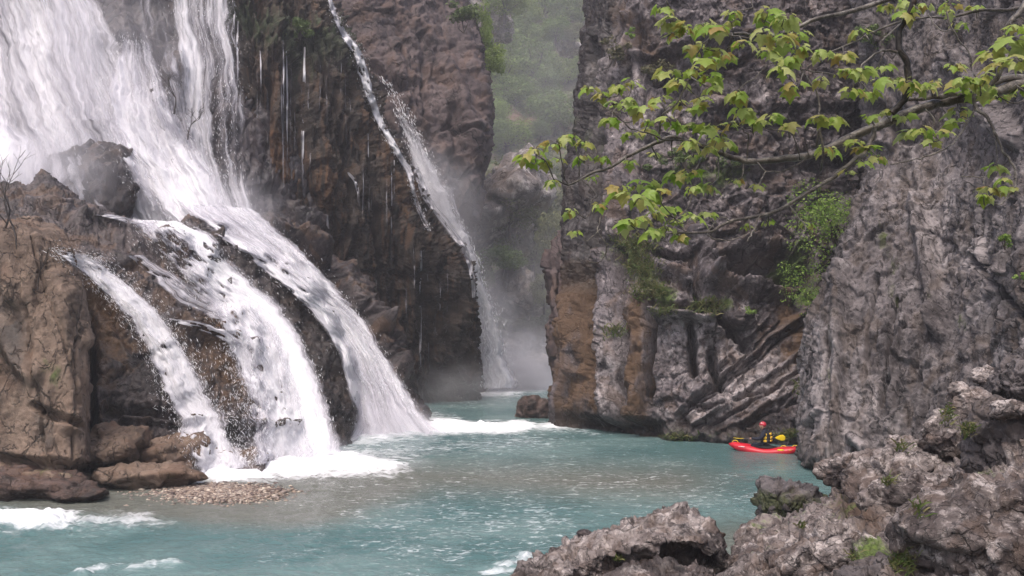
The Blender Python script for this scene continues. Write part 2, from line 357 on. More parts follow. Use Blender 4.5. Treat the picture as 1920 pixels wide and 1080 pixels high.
def tufad(V, px, py):
    q = V * np.array([1, 1, .16]); w = np.stack([noise(V * .5, 5), noise(V * .5 + 9, 6), 0 * px], -1) * .45
    a = fbm((q + w) * np.array([1.0, 1.0, 1]) * .55, 3, 31, .5, True); b_ = fbm((q + w) * 2.1, 4, 35, .55, True)
    q2 = V * np.array([1, 1, .07]); c_ = fbm(q2 * 2.3 + .25 * w, 4, 33, .62, True)
    return .6 * a + .4 * b_ + .55 * c_ + .16 * blocky(V * np.array([.6, .6, .16]) + 4, 37) + .10 * fbm(V * 3, 3, 39) + .12 * blocky(V * np.array([1.7, 1.7, .5]) + 4, 38)
bumps = [(510, 60, 520, 250, 20, .8), (585, 110, 590, 300, 22, .9), (600, 20, 690, 200, 20, .6), (520, 270, 530, 330, 26, .7), (600, 330, 640, 420, 34, .8), (560, 300, 620, 480, 14, -1.2), (660, 330, 700, 620, 24, .7), (700, 300, 720, 700, 10, -1.4),
         (760, 420, 780, 740, 20, .7), (800, 500, 815, 740, 12, -1.2), (850, 520, 860, 740, 24, .8), (640, 500, 760, 520, 12, -.5), (500, 150, 505, 420, 9, -1.0), (556, 120, 562, 330, 8, -.9), (630, 160, 650, 400, 9, -1.), (450, 100, 470, 400, 20, .6)]
def tmask(V, px, py):
    k = np.zeros((len(V), 4)); n = noise(V * .4, 77)
    k[:, 0] = .75 * cap(px, py, 430, 30, 640, 90, 90) + .35 * cap(px, py, 560, 110, 570, 330, 50) + .5 * sst(V[:, 2], 2.6, .6) * (V[:, 2] < 4)
    k[:, 1] = .8 * cap(px, py, 510, 260, 525, 330, 40) + .55 * cap(px, py, 600, 330, 650, 600, 70) + .45 * cap(px, py, 480, 120, 520, 420, 90) + .5 * cap(px, py, 860, 480, 870, 560, 30) + .3 * cap(px, py, 700, 560, 760, 640, 60)
    k[:, 3] = np.clip(.65 * cap(px, py, 690, 620, 900, 740, 150) + .9 * sst(V[:, 2], 1.6, .2) + .55 * (n > .15) + .6 * cap(px, py, 650, 440, 880, 560, 60) + .5 * cap(px, py, 440, 380, 640, 500, 80), 0, 1); return np.clip(k, 0, 1)
tag(sheet('cliff', rows, M['tufa'], tufad, 2.0, bumps, tmask), 'brown tufa cliff hung with fluted draperies between the two falls', kind='structure')

# pillar standing in front of the far plunge pool
r_ = hull_rock('rock', 893, 690, 60.5, 50, 116, 3.5, M['far'], 5, (0, 0, 0), rough=.05)
tag(r_, 'dark upright rock standing at the foot of the far fall', 'rock')

# ------------------------------------------------------------------ rock under the right-hand stream of the fall
rows = []
for (y0, a, b_, Ya, Yb) in ((395, 380, 520, 41, 42), (440, 420, 560, 40, 41.5), (500, 470, 632, 39.4, 41.5), (560, 530, 690, 39, 41.2), (620, 590, 728, 38.6, 40.8), (680, 620, 745, 38.2, 40.4), (730, 640, 768, 38, 39.6), (775, 650, 800, 37.8, 38.6), ('w', 655, 806, 37.2, 38)):
    w = b_ - a
    rows.append([(a - 50, y0, Ya + 4), (a, y0, Ya), (a + w * .3, y0, Ya), (a + w * .6, y0, (Ya + Yb) / 2 - .2), (b_ - 14, y0, Yb - .5), (b_, y0, Yb + .6), (b_ + 4, y0, Yb + 4), (b_ - 10, y0, Yb + 9)])
bumps = [(515, 440, 590, 500, 26, 1.2), (560, 460, 600, 500, 20, 1.2), (640, 520, 700, 620, 30, .9), (700, 620, 740, 700, 26, .8)]
tag(sheet('rock_ledge', rows, M['slab'], disp_rock(.5, .4, (40, 0, 0), (1, 1, .8), 41, pit=.09), 2.4, bumps), 'dark wet rock ledge beneath the right-hand stream of the waterfall', 'rock')

# rocks that part the great fall
for (x, y, Y, w, h, d, ang, sd_, lab) in ((212, 345, 39.4, 105, 190, 3.2, -32, 6, 'dark rounded rock bulging out of the foot of the great fall, right of the pair'),
                                          (138, 330, 40.2, 90, 190, 3, -18, 7, 'veiled dark rock in the great fall, left of the pair'),
                                          (318, 205, 42.6, 62, 210, 2.6, -26, 8, 'narrow dark rib of rock showing through the top of the great fall')):
    def mk(V, X, Y_): k = np.zeros((len(V), 4)); k[:, 3] = .5; k[:, 1] = .2; return k
    tag(hull_rock('rock', x, y, Y, w, h, d, M['slab'], sd_, (ang, 0, 0), rough=.07, mask=mk), lab, 'rock')

# ------------------------------------------------------------------ big rock mass the left cascades run over
cols = [
    [(-420, 420, 36), (-420, 380, 33), (-420, 440, 30), (-420, 560, 28), (-420, 700, 26), (-420, 'w', 22)],
    [(-40, 360, 37), (-40, 352, 33), (-40, 440, 30.5), (-40, 560, 28.5), (-40, 740, 26), (-40, 'w', 23)],
    [(50, 368, 36), (50, 356, 33), (50, 440, 30.5), (50, 560, 28.6), (50, 740, 26.3), (50, 'w', 23.5)],
    [(92, 345, 36), (92, 330, 33), (95, 440, 30.5), (100, 560, 28.6), (110, 740, 26.5), (120, 'w', 24.5)],
    [(135, 375, 37), (135, 362, 33.4), (138, 446, 30.8), (150, 560, 28.8), (165, 740, 26.8), (180, 'w', 25.2)],
    [(205, 418, 38), (205, 405, 34), (206, 470, 31.2), (215, 570, 29), (230, 740, 27.2), (245, 'w', 25.7)],
    [(290, 432, 38), (290, 420, 34.6), (300, 490, 32), (315, 590, 29.6), (330, 745, 27.8), (345, 'w', 26.2)],
    [(370, 440, 39), (370, 427, 35.6), (385, 500, 33), (405, 610, 30.8), (425, 745, 28.8), (440, 'w', 27.2)],
    [(450, 482, 39.5), (450, 468, 36.4), (470, 550, 34), (500, 650, 31.8), (520, 760, 30), (530, 'w', 28.6)],
    [(540, 536, 40), (540, 520, 37), (560, 600, 35), (585, 700, 33), (600, 780, 31.6), (605, 'w', 30.4)],
    [(598, 594, 40), (598, 578, 37), (615, 650, 35), (630, 730, 33.6), (640, 790, 32.6), (645, 'w', 31.6)],
    [(638, 655, 40), (638, 640, 37.4), (648, 690, 35.8), (656, 740, 34.4), (660, 790, 33.4), (664, 'w', 32.6)],
    [(650, 690, 40), (655, 680, 38.6), (660, 710, 37.4), (664, 750, 36.2), (667, 795, 35.2), (669, 'w', 34.4)],
    [(630, 700, 42), (640, 700, 41), (645, 720, 40), (650, 760, 40), (652, 800, 39), (655, 'w', 38)]]
rows = [list(r) for r in zip(*cols)]
bumps = [(260, 445, 420, 560, 26, -.6), (100, 480, 240, 520, 22, -.5), (190, 560, 260, 640, 26, -.4), (150, 420, 330, 470, 34, .7), (400, 470, 560, 560, 36, .5), (320, 600, 470, 660, 24, .7), (160, 560, 170, 700, 24, -.5), (160, 600, 175, 800, 14, -.9),
         (230, 790, 600, 800, 12, .5), (200, 770, 330, 790, 22, -.5), (440, 440, 640, 620, 20, .4), (350, 430, 400, 450, 18, .5), (500, 590, 600, 700, 20, -.4), (60, 380, 120, 400, 20, .4)]
def lmask(V, px, py):
    k = np.zeros((len(V), 4)); k[:, 1] = .45 * cap(px, py, 380, 620, 500, 760, 130) + .55 * cap(px, py, 180, 540, 220, 640, 70) + .2
    k[:, 2] = .5 * cap(px, py, 60, 380, 300, 460, 110)
    k[:, 3] = np.clip(.95 * cap(px, py, 600, 560, 650, 830, 150) ** .6 + .7 * cap(px, py, 400, 440, 600, 560, 60) + .45 * cap(px, py, 300, 600, 420, 800, 100) + .5 * cap(px, py, 180, 560, 240, 770, 90) + .8 * sst(V[:, 2], 1.0, .1) - .5 * cap(px, py, 60, 380, 300, 470, 110), 0, 1)
    k[:, 0] = .4 * cap(px, py, 240, 860, 350, 900, 60); return np.clip(k, 0, 1)
tag(sheet('rock_outcrop', rows, M['slab'], disp_rock(.5, .27, (35, 0, 15), (1, 1, .6), 51, pit=.09), 2.0, bumps, lmask), 'big dark wet rock outcrop split by the two left-hand cascades', 'rock')

# tan rock tower at the left edge
rows = []
for (py, ex, Y, back) in ((418, 60, 27, 2), (408, 62, 25.6, 0), (430, 92, 24.6, 0), (480, 116, 24.2, 0), (540, 134, 24, 0), (620, 150, 23.8, 0), (700, 160, 23.6, 0), (790, 163, 23.4, 0), (850, 166, 23.2, 0), ('w', 190, 22.4, 0)):
    rows.append([(x, py, Y + o) for x, o in ((-420, 0), (-200, 0), (-90, 0), (-10, -.2))] + [(ex * .5 - 10, py, Y - .5), (ex - 22, py, Y - .1), (ex, py, Y + .9), (ex + 2, py, Y + 3), (ex - 30, py, Y + 6)])
bumps = [(20, 430, 90, 860, 5, -.16), (60, 440, 140, 760, 4, -.18), (-20, 600, 60, 700, 30, .3), (100, 520, 130, 800, 24, .3), (0, 860, 160, 880, 18, -.5), (0, 440, 30, 560, 26, .35), (60, 760, 150, 800, 12, -.4), (130, 640, 135, 860, 4, -.2), (100, 430, 150, 640, 24, .25)]
def twmask(V, px, py):
    k = np.zeros((len(V), 4)); k[:, 0] = .6 * cap(px, py, 90, 680, 100, 720, 50) + .45 * cap(px, py, 20, 860, 160, 900, 60) + .3 * cap(px, py, 10, 440, 40, 520, 60)
    k[:, 3] = .9 * sst(V[:, 2], .7, .05) + .8 * cap(px, py, 20, 600, 100, 860, 34) * (noise(V * np.array([2, 2, .5]), 9) > -.1) + .6 * cap(px, py, 0, 480, 20, 700, 26); k[:, 1] = .5 * cap(px, py, 30, 880, 160, 930, 60); return np.clip(k, 0, 1)
tag(sheet('rock_tower', rows, M['tower'], disp_rock(.42, .13, (10, 0, 0), (1, 1, .3), 61, pit=.05), 2.0, bumps, twmask), 'tall tan rock tower at the left edge beside the cascades', 'rock')
def rmk(g=.5, wz=.5):
    def f(V, X, Y_): k = np.zeros((len(V), 4)); k[:, 1] = g; k[:, 3] = .8 * sst(V[:, 2], wz, .0); k[:, 0] = .45 * cap(X, Y_, 250, 890, 300, 900, 60); return k
    return f
for (x, y, Y, w, h, d, ang, mt, sd_, lab) in (
        (215, 842, 25.2, 130, 85, 2.2, 3, 'tower', 3, 'squarish brown block at the foot of the tan rock tower'),
        (320, 856, 26.2, 150, 84, 2.2, -8, 'tower', 5, 'brown ledge block below the left cascade with a trickle over its lip'),
        (290, 895, 24.2, 210, 56, 1.9, -6, 'tower', 13, 'low brown sloping rock at the waterline under the left cascade'),
        (50, 912, 22.8, 230, 66, 2.0, 4, 'reddish', 15, 'low dark reddish rock at the waterline beside the left edge'),
        (150, 925, 22.2, 120, 40, 1.5, -8, 'reddish', 16, 'small reddish rock at the waterline beneath the tan tower'),
        (430, 868, 26.8, 150, 60, 1.8, -4, 'tower', 17, 'low dark brown rock wetted by the left cascade near the gravel bar')):
    tag(hull_rock('rock', x, y, Y, w, h, d, M[mt], sd_, (ang, 0, 0), rough=.07, mask=rmk(.45)), lab, 'rock')

# ------------------------------------------------------------------ right-hand cliff
rows = []
for (py, ex, Y0, Ys) in ((-260, 1092, 43, (40, 39, 39, 40, 41, 42, 44, 46)), (-60, 1091, 42, (39, 38, 38, 39, 40, 41, 43, 45)), (100, 1086, 41.5, (38.6, 37.4, 37.4, 38, 39, 40, 42, 44)), (250, 1081, 41, (38.2, 37, 37, 37.4, 38.4, 39.4, 41, 43)),
                         (350, 1068, 41, (38, 36.8, 36.8, 37.2, 38.2, 39.2, 41, 43)), (450, 1066, 40.6, (37.8, 36.6, 36.4, 37.4, 38.4, 39, 40.5, 42)), (560, 1064, 40.2, (37.4, 36.2, 35.2, 35.2, 36, 37.4, 39.5, 41)), (650, 1052, 39.8, (37, 35.6, 34.8, 34.6, 35, 36, 38.4, 40)),
                         (710, 1040, 39.4, (36.8, 35.3, 34.5, 34, 34, 34.8, 36.4, 38)), (770, 1036, 39, (36.4, 35, 34.2, 33.5, 33.2, 33.5, 34.4, 36)), ('w', 1036, 38.9, (36.2, 34.6, 33.8, 33, 32.6, 32.3, 32.2, 33))):
    ex += 20 if py != 'w' and py < 480 else (18 if py != 'w' and py < 600 else 11)
    rows.append([(ex + 60, py, Y0 + 14), (ex + 3, py, Y0 + 4), (ex, py, Y0)] + [(x, py, y) for x, y in zip((1145, 1195, 1290, 1390, 1480, 1580, 1700, 1860), Ys)])
bumps = [(1310, 770, 1530, 700, 5, -.3), (1290, 765, 1440, 650, 4, -.3), (1330, 735, 1470, 600, 4, -.3), (1375, 500, 1500, 520, 34, -2.6), (1380, 530, 1470, 545, 18, -1.6), (1380, 465, 1500, 480, 16, .9), (1390, 500, 1510, 500, 7, 1.2), (1090, 60, 1088, 700, 22, .6), (1120, 80, 1118, 560, 13, -1.2), (1150, 120, 1160, 440, 18, .5),
         (1145, 480, 1150, 790, 22, .8), (1170, 470, 1172, 790, 10, -1.6), (1200, 560, 1195, 780, 28, .5), (1225, 560, 1215, 740, 9, -1.0), (1100, 560, 1080, 760, 28, .5),
         (1230, 590, 1330, 600, 12, .9), (1240, 575, 1330, 580, 12, -.9), (1330, 620, 1400, 600, 26, .6), (1295, 610, 1300, 700, 12, -1.2), (1335, 660, 1340, 720, 14, -1.1), (1350, 600, 1400, 650, 18, -1.),
         (1280, 780, 1520, 600, 5, -.3), (1300, 795, 1540, 640, 7, .3), (1330, 800, 1540, 670, 5, -.35), (1350, 810, 1540, 700, 8, .35), (1270, 770, 1500, 590, 7, .35), (1390, 800, 1540, 730, 5, -.35), (1300, 740, 1440, 590, 8, .3),
         (1300, 440, 1330, 520, 30, .9), (1240, 500, 1330, 540, 20, .8), (1330, 540, 1480, 560, 14, 1.0), (1300, 480, 1310, 560, 9, -1.), (1230, 470, 1290, 480, 10, -1.), (1100, 800, 1230, 810, 26, -.8), (1240, 815, 1490, 820, 26, .35),
         (1200, 100, 1420, 60, 20, .7), (1230, 160, 1480, 90, 10, -.6), (1180, 40, 1210, 260, 16, .5), (1290, 200, 1600, 190, 20, .4), (1280, 240, 1600, 235, 10, -.5), (1200, 60, 1290, 180, 40, -.8), (1380, 330, 1600, 300, 26, -.5), (1560, 300, 1600, 620, 40, -1.0)]
def rmask(V, px, py):
    k = np.zeros((len(V), 4)); n = noise(V * 1.1, 12)
    k[:, 1] = (.62 + .5 * noise(V * np.array([2.2, 2.2, .35]), 44)) * (1.25 * cap(px, py, 1075, 540, 1075, 770, 62) ** .6 + 1.3 * cap(px, py, 1205, 580, 1190, 780, 38) ** .6) + .5 * cap(px, py, 1100, 500, 1130, 760, 30) + .45 * cap(px, py, 1380, 700, 1500, 680, 60) + .6 * cap(px, py, 1150, 20, 1220, 90, 80) + .7 * cap(px, py, 1470, 560, 1500, 640, 60)
    k[:, 0] = .7 * cap(px, py, 1170, 470, 1250, 560, 46) + .6 * cap(px, py, 1300, 575, 1360, 570, 26) + .9 * cap(px, py, 1480, 500, 1570, 620, 50) + .45 * cap(px, py, 1230, 815, 1490, 820, 34) + .7 * cap(px, py, 1260, 330, 1400, 320, 50) + .5 * cap(px, py, 1100, 240, 1100, 300, 40)
    k[:, 2] = .8 * cap(px, py, 1240, 600, 1400, 700, 90) + .7 * cap(px, py, 1150, 600, 1155, 780, 26) + .9 * cap(px, py, 1290, 790, 1530, 650, 30) + .9 * cap(px, py, 1440, 740, 1510, 700, 16) + .6 * cap(px, py, 1150, 120, 1290, 300, 80)
    k[:, 3] = np.clip(1.25 * cap(px, py, 1110, -60, 1095, 500, 56) ** .5 + 1.0 * cap(px, py, 1390, 500, 1500, 530, 44) + 1.2 * sst(V[:, 2], .95, .35) + .8 * cap(px, py, 1050, 800, 1240, 815, 60) + .7 * cap(px, py, 1300, 590, 1300, 700, 20) * (n > -.2) + .7 * cap(px, py, 1350, 590, 1400, 640, 30) + .5 * cap(px, py, 1336, 660, 1340, 720, 20) - .9 * cap(px, py, 1300, 825, 1480, 825, 20), 0, 1)  # wet waterline, dark left pillar side, shade painted into cave and clefts
    return np.clip(k, 0, 1.2)
_ra = disp_rock(.62, .36, (40, 0, 10), (1, 1, 1), 71, ridge=.3, pit=.09); _rb = disp_rock(1.0, .42, (4, 0, 0), (1, 1, .16), 75, ridge=.4, pit=.06)
def rdisp(V, px, py):
    t = sst(px + 30 * noise(V * .5, 2), 1250, 1170); return _ra(V, px, py) * (1 - t) + _rb(V, px, py) * t
tag(sheet('cliff', rows, M['right'], rdisp, 1.9, bumps, rmask), 'fractured grey and ochre limestone cliff behind the kayak', kind='structure')
# recessed buttress behind its left edge
rows = []
for (py, ex, Y) in ((440, 1052, 52), (458, 1036, 50), (500, 1028, 49.5), (560, 1030, 49.3), (640, 1040, 49.1), (700, 1050, 49), ('w', 1050, 48.8)):
    rows.append([(ex + 30, py, Y + 8), (ex + 2, py, Y + 3), (ex, py, Y + .6), (ex + 12, py, Y - .3), (ex + 60, py, Y - .5), (ex + 160, py, Y + 1)])
tag(sheet('cliff', rows, M['far'], disp_rock(.5, .5, (0, 0, 0), (1, 1, .4), 81), 2.4), 'recessed dark buttress behind the left edge of the right-hand cliff', kind='structure')
r_ = hull_rock('rock', 1010, 771, 43.2, 96, 58, 1.8, M['reddish'], 23, (-6, 0, 0), rough=.06); tag(r_, 'low brown boulder in the river at the left foot of the right-hand cliff', 'boulder')

# ------------------------------------------------------------------ nearer cliff on the right
rows = []
for (py, ex, Y) in ((-300, 1590, 32), (-120, 1600, 31.4), (40, 1612, 31), (180, 1622, 30.4), (290, 1628, 30), (350, 1616, 29.4), (410, 1600, 29), (480, 1563, 28.6), (560, 1540, 28.2), (640, 1514, 27.7), (720, 1508, 27.2), (800, 1505, 26.8), (850, 1503, 26.6), (885, 1508, 26.8), ('w', 1512, 27)):
    rows.append([(ex + 70, py, Y + 12), (ex + 4, py, Y + 4), (ex, py, Y + 1), (ex + 26, py, Y - .5), (ex + 90, py, Y - 1.2), (1745 + (ex - 1500) * .3, py, Y - 2.6), (1840, py, Y - 4.4), (1930, py, Y - 7), (2100, py, Y - 10), (2400, py, Y - 13)])
bumps = [(1700, 300, 1706, 340, 12, -.25), (1640, 520, 1620, 700, 6, -.3), (1680, 560, 1650, 760, 8, -.35), (1700, 600, 1660, 700, 10, .3), (1560, 600, 1530, 760, 7, -.25), (1580, 500, 1560, 860, 18, .5), (1870, 540, 1840, 640, 10, -.9), (1820, 480, 1920, 600, 10, -.7),
         (1500, 890, 1640, 910, 22, -.7), (1720, 380, 1760, 620, 26, .6), (1890, 380, 1880, 500, 10, -1.), (1640, 200, 1700, 260, 20, -.7), (1600, 820, 1640, 850, 16, .4), (1800, 100, 1900, 260, 26, .6), (1630, 40, 1700, 200, 16, .5)]
def nmask(V, px, py):
    k = np.zeros((len(V), 4)); n = noise(V * 1.2, 15)
    k[:, 0] = .9 * cap(px, py, 1490, 890, 1640, 900, 50) + .5 * cap(px, py, 1660, 420, 1680, 560, 50) * (n > 0) + .45 * cap(px, py, 1750, 560, 1820, 620, 40) + .4 * cap(px, py, 1580, 550, 1540, 760, 30) * (n > .1)
    k[:, 2] = 1.0 * cap(px, py, 1530, 680, 1600, 860, 110) + .9 * cap(px, py, 1740, 360, 1800, 470, 110) + .6 * cap(px, py, 1840, 600, 1900, 680, 60) + .25 * (px > 1500)
    k[:, 3] = np.clip(.95 * cap(px, py, 1480, 900, 1650, 915, 52) + .3 * cap(px, py, 1690, 270, 1700, 360, 20) + .55 * cap(px, py, 1840, 360, 1880, 600, 40) * (n > -.05) + .5 * cap(px, py, 1700, 740, 1660, 820, 50), 0, 1); return np.clip(k, 0, 1)  # includes a painted shadow along the upright seam
tag(sheet('cliff', rows, M['near'], disp_rock(.9, .20, (12, 0, 0), (1, 1, .6), 91, pit=.085), 1.9, bumps, nmask), 'nearer dark grey cliff rising behind the boulders of the right bank', kind='structure')

# ------------------------------------------------------------------ right bank and its boulders
rows = []
for (pts) in (
        [(1570, 935, 21), (1600, 905, 20.5), (1640, 875, 20), (1720, 850, 19.5), (1800, 800, 19), (1900, 760, 18.5), (2050, 700, 18)],
        [(1520, 985, 17), (1560, 935, 17.5), (1620, 890, 17), (1710, 860, 16.5), (1800, 815, 16), (1900, 780, 15.5), (2050, 720, 15)],
        [(1415, 1010, 14.2), (1500, 965, 14), (1600, 935, 13.6), (1700, 900, 13), (1800, 860, 12.6), (1900, 830, 12), (2060, 790, 11.5)],
        [(1395, 1050, 12), (1490, 1015, 11.6), (1590, 990, 11.2), (1700, 960, 10.6), (1800, 920, 10.2), (1920, 900, 9.6), (2100, 880, 9)],
        [(1370, 1100, 10.4), (1480, 1075, 10), (1590, 1055, 9.6), (1700, 1030, 9), (1800, 1000, 8.6), (1930, 990, 8), (2140, 970, 7.4)],
        [(1340, 1190, 9.2), (1470, 1180, 8.6), (1590, 1170, 8.2), (1710, 1160, 7.6), (1820, 1150, 7.2), (1960, 1140, 6.6), (2200, 1120, 6)]):
    a = pts[0]; rows.append([(a[0] - 10, 'w', a[2] + .4)] + pts)
rows = [[(c[0], c[1] if c[1] == 'w' else c[1], c[2] + 2.5) for c in rows[0]]] + rows
rows[0] = [(c[0], 'w', c[2]) for c in rows[0]]
def bmask(V, px, py):
    k = np.zeros((len(V), 4)); n = noise(V * 1.5, 15); k[:, 0] = .12 + .3 * (n > .15) + .4 * cap(px, py, 1640, 1060, 1720, 1060, 40); k[:, 1] = .8 * cap(px, py, 1590, 950, 1640, 990, 60); k[:, 2] = .35; k[:, 3] = .85 * sst(V[:, 2], .5, .1); return np.clip(k, 0, 1.2)
bank = tag(sheet('riverbank', rows, M['boulder'], disp_rock(1.15, .22, (40, 10, 20), (1, 1, 1), 101, ridge=.5, pit=.03), 2.6, (), bmask), 'rough pale rocky bank sloping up to the right', kind='structure')

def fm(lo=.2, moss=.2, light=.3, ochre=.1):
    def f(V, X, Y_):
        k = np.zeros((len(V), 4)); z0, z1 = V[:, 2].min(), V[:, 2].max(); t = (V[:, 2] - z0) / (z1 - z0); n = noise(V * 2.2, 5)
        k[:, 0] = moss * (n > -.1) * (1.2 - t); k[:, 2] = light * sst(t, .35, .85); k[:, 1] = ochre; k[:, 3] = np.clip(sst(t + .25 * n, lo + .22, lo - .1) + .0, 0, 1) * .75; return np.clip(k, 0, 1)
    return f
BOULD = [  # x, y, Y, w, h, depth, angle, seed, low dark, moss, light, label
    (1474, 948, 16.6, 140, 116, 1.3, 10, 31, .7, 1.3, .25, 'near', 'dark mossy boulder with a pale cap where the right bank meets the river'),
    (1515, 1035, 12.2, 280, 84, 1.4, 22, 32, .25, .1, .5, 'boulder', 'long pale pitted slab sloping down to the river, left end of the right bank'),
    (1690, 905, 13.2, 190, 120, 1.2, 6, 33, .2, .15, .5, 'boulder', 'pale humped slab in the middle of the right bank'),
    (1600, 885, 15.4, 180, 90, 1.2, 12, 34, .3, .3, .4, 'boulder', 'grey rock ridge running up from the mossy boulder to the cliff foot'),
    (1560, 1055, 9.9, 260, 110, 1.1, 12, 35, .3, .2, .4, 'boulder', 'grey pitted rock in the front row between the river and the grass tuft'),
    (1700, 960, 10.8, 190, 120, 1.0, 4, 36, .45, .5, .3, 'boulder', 'shadowed grey block above the grass tuft on the right bank'),
    (1860, 990, 8.2, 290, 290, 1.6, 14, 37, .25, .1, .2, 'boulder', 'great dark leaning block filling the bottom right corner'),
    (1886, 828, 11.2, 118, 168, 1.1, 6, 38, .2, .15, .1, 'near', 'upright dark block topped by a pale slab at the right edge'),
    (1814, 756, 13.4, 78, 88, .8, 4, 39, .25, .25, .5, 'boulder', 'rounded grey boulder perched highest in the pile by the right cliff'),
    (1772, 815, 13.0, 84, 96, .8, -30, 40, .3, .2, .6, 'boulder', 'pale capped boulder just below the perched rounded one'),
    (1905, 725, 13.6, 110, 110, 1.0, 0, 41, .3, .4, .1, 'near', 'dark mossy boulder at the right edge above the upright block'),
    (1856, 712, 14.0, 62, 46, .6, 5, 42, .05, .1, 1.0, 'boulder', 'small white topped stone between the perched boulder and the right edge'),
    (1700, 842, 14.6, 90, 70, .8, 15, 43, .3, .3, .5, 'boulder', 'small pale rock against the foot of the right cliff'),
    (1760, 1050, 8.8, 130, 90, .8, 0, 44, .5, .5, .1, 'near', 'low dark stone left of the great leaning block'),
    (1660, 1085, 8.6, 200, 70, .8, 0, 45, .5, .6, .1, 'near', 'flat dark stone under the grass tuft at the bottom edge'),
]
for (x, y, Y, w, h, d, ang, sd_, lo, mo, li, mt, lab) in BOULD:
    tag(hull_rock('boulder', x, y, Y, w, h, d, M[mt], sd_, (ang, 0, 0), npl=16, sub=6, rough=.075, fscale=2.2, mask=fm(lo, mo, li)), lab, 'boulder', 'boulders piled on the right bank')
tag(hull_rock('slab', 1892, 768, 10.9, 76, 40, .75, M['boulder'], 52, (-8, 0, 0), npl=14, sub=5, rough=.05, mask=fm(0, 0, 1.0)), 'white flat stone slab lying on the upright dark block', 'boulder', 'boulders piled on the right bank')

# foreground rock in the river
rows = [
    [(955, 1110, 12.6), (1000, 1075, 13.2), (1090, 1030, 13.8), (1180, 1000, 14.0), (1262, 985, 14.0), (1310, 990, 13.8), (1340, 1020, 13.4), (1330, 1060, 13)],
    [(945, 1090, 11.8), (1000, 1040, 12.2), (1095, 1000, 12.6), (1185, 970, 12.8), (1265, 950, 12.8), (1308, 962, 12.6), (1348, 992, 12.4), (1356, 1035, 12.3)],
    [(950, 1120, 11.1), (1010, 1065, 11.4), (1095, 1022, 11.8), (1185, 992, 12), (1262, 982, 12.0), (1315, 992, 11.9), (1350, 1015, 11.9), (1358, 1060, 12)],
    [(955, 1150, 10.8), (1020, 1100, 10.9), (1100, 1050, 11.2), (1190, 1020, 11.4), (1270, 1010, 11.5), (1318, 1018, 11.5), (1348, 1040, 11.6), (1352, 1080, 11.8)],
    [(960, 1190, 10.6), (1030, 1130, 10.7), (1110, 1090, 11.2), (1195, 1060, 11.6), (1270, 1052, 11.8), (1315, 1060, 11.6), (1345, 1075, 11.5), (1350, 1110, 11.6)],
    [(960, 1230, 10.3), (1040, 1180, 9.9), (1115, 1140, 10.0), (1195, 1100, 10.3), (1270, 1090, 10.5), (1320, 1095, 10.6), (1350, 1110, 10.9), (1360, 1140, 11.2)],
    [(960, 'w', 10), (1040, 'w', 9.6), (1115, 'w', 9.4), (1200, 'w', 9.4), (1280, 'w', 9.6), (1330, 'w', 9.8), (1360, 'w', 10.2), (1370, 'w', 10.6)]]
def fgm(V, px, py):
    k = np.zeros((len(V), 4)); n = noise(V * 2, 3); k[:, 2] = .7 * cap(px, py, 1000, 1040, 1300, 970, 60); k[:, 3] = .9 * cap(px, py, 1130, 1065, 1340, 1050, 34) * (n > -.25) + .7 * cap(px, py, 1340, 1010, 1350, 1080, 16) + .6 * cap(px, py, 980, 1070, 1000, 1080, 26); k[:, 1] = .5 * cap(px, py, 1200, 1040, 1300, 1040, 40); k[:, 0] = .3 * cap(px, py, 1100, 1040, 1130, 1060, 30); return np.clip(k, 0, 1)  # alpha also paints the shade under the overhang
tag(sheet('boulder', rows, M['boulder'], disp_rock(1.6, .12, (30, 0, 30), (1, 1, 1.2), 111, ridge=.6, pit=.03), 1.8, (), fgm), 'broad pale pitted boulder in the foreground water', 'boulder')
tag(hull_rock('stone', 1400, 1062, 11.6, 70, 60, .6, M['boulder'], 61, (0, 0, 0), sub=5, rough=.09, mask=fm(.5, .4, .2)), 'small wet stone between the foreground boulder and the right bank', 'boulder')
tag(hull_rock('stone', 1098, 1001, 12.7, 34, 16, .3, M['slab'], 62, (-10, 0, 0), sub=4, rough=.06), 'small dark loose stone lying on the left slope of the foreground boulder', 'stone')

# far rocks on the hillside
for (x, y, Y, w, h, d, ang, sd_, lab) in (
        (915, 30, 118, 105, 120, 9, -30, 71, 'jagged pale crag at the top left of the far hillside'),
        (955, 385, 90, 150, 215, 22, 0, 72, 'large pale domed boulder halfway down the far hillside'),
        (975, 555, 80, 125, 100, 8, 10, 73, 'hazy brown rock mound low on the far hillside'),
        (1012, 700, 76, 70, 64, 5, 0, 74, 'hazy rounded boulder at the back of the plunge pool, nearest the right cliff'),
        (948, 655, 78, 66, 46, 4, 6, 75, 'pale hazy boulder behind the far fall'),
        (985, 640, 81, 60, 36, 4, -6, 76, 'small pale hazy block above the plunge pool'),
        (1030, 665, 80, 60, 70, 4, 0, 77, 'pinkish hazy boulder tucked behind the recessed buttress'),
        (985, 690, 77, 60, 50, 4, 0, 78, 'dim grey boulder in the mist of the plunge pool'),
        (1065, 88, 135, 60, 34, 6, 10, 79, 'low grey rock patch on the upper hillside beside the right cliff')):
    tag(hull_rock('rock', x, y, Y, w, h, d, M['haze_rock'], sd_, (ang, 0, 0), rough=.08), lab, 'rock', 'rocks on the far hillside')
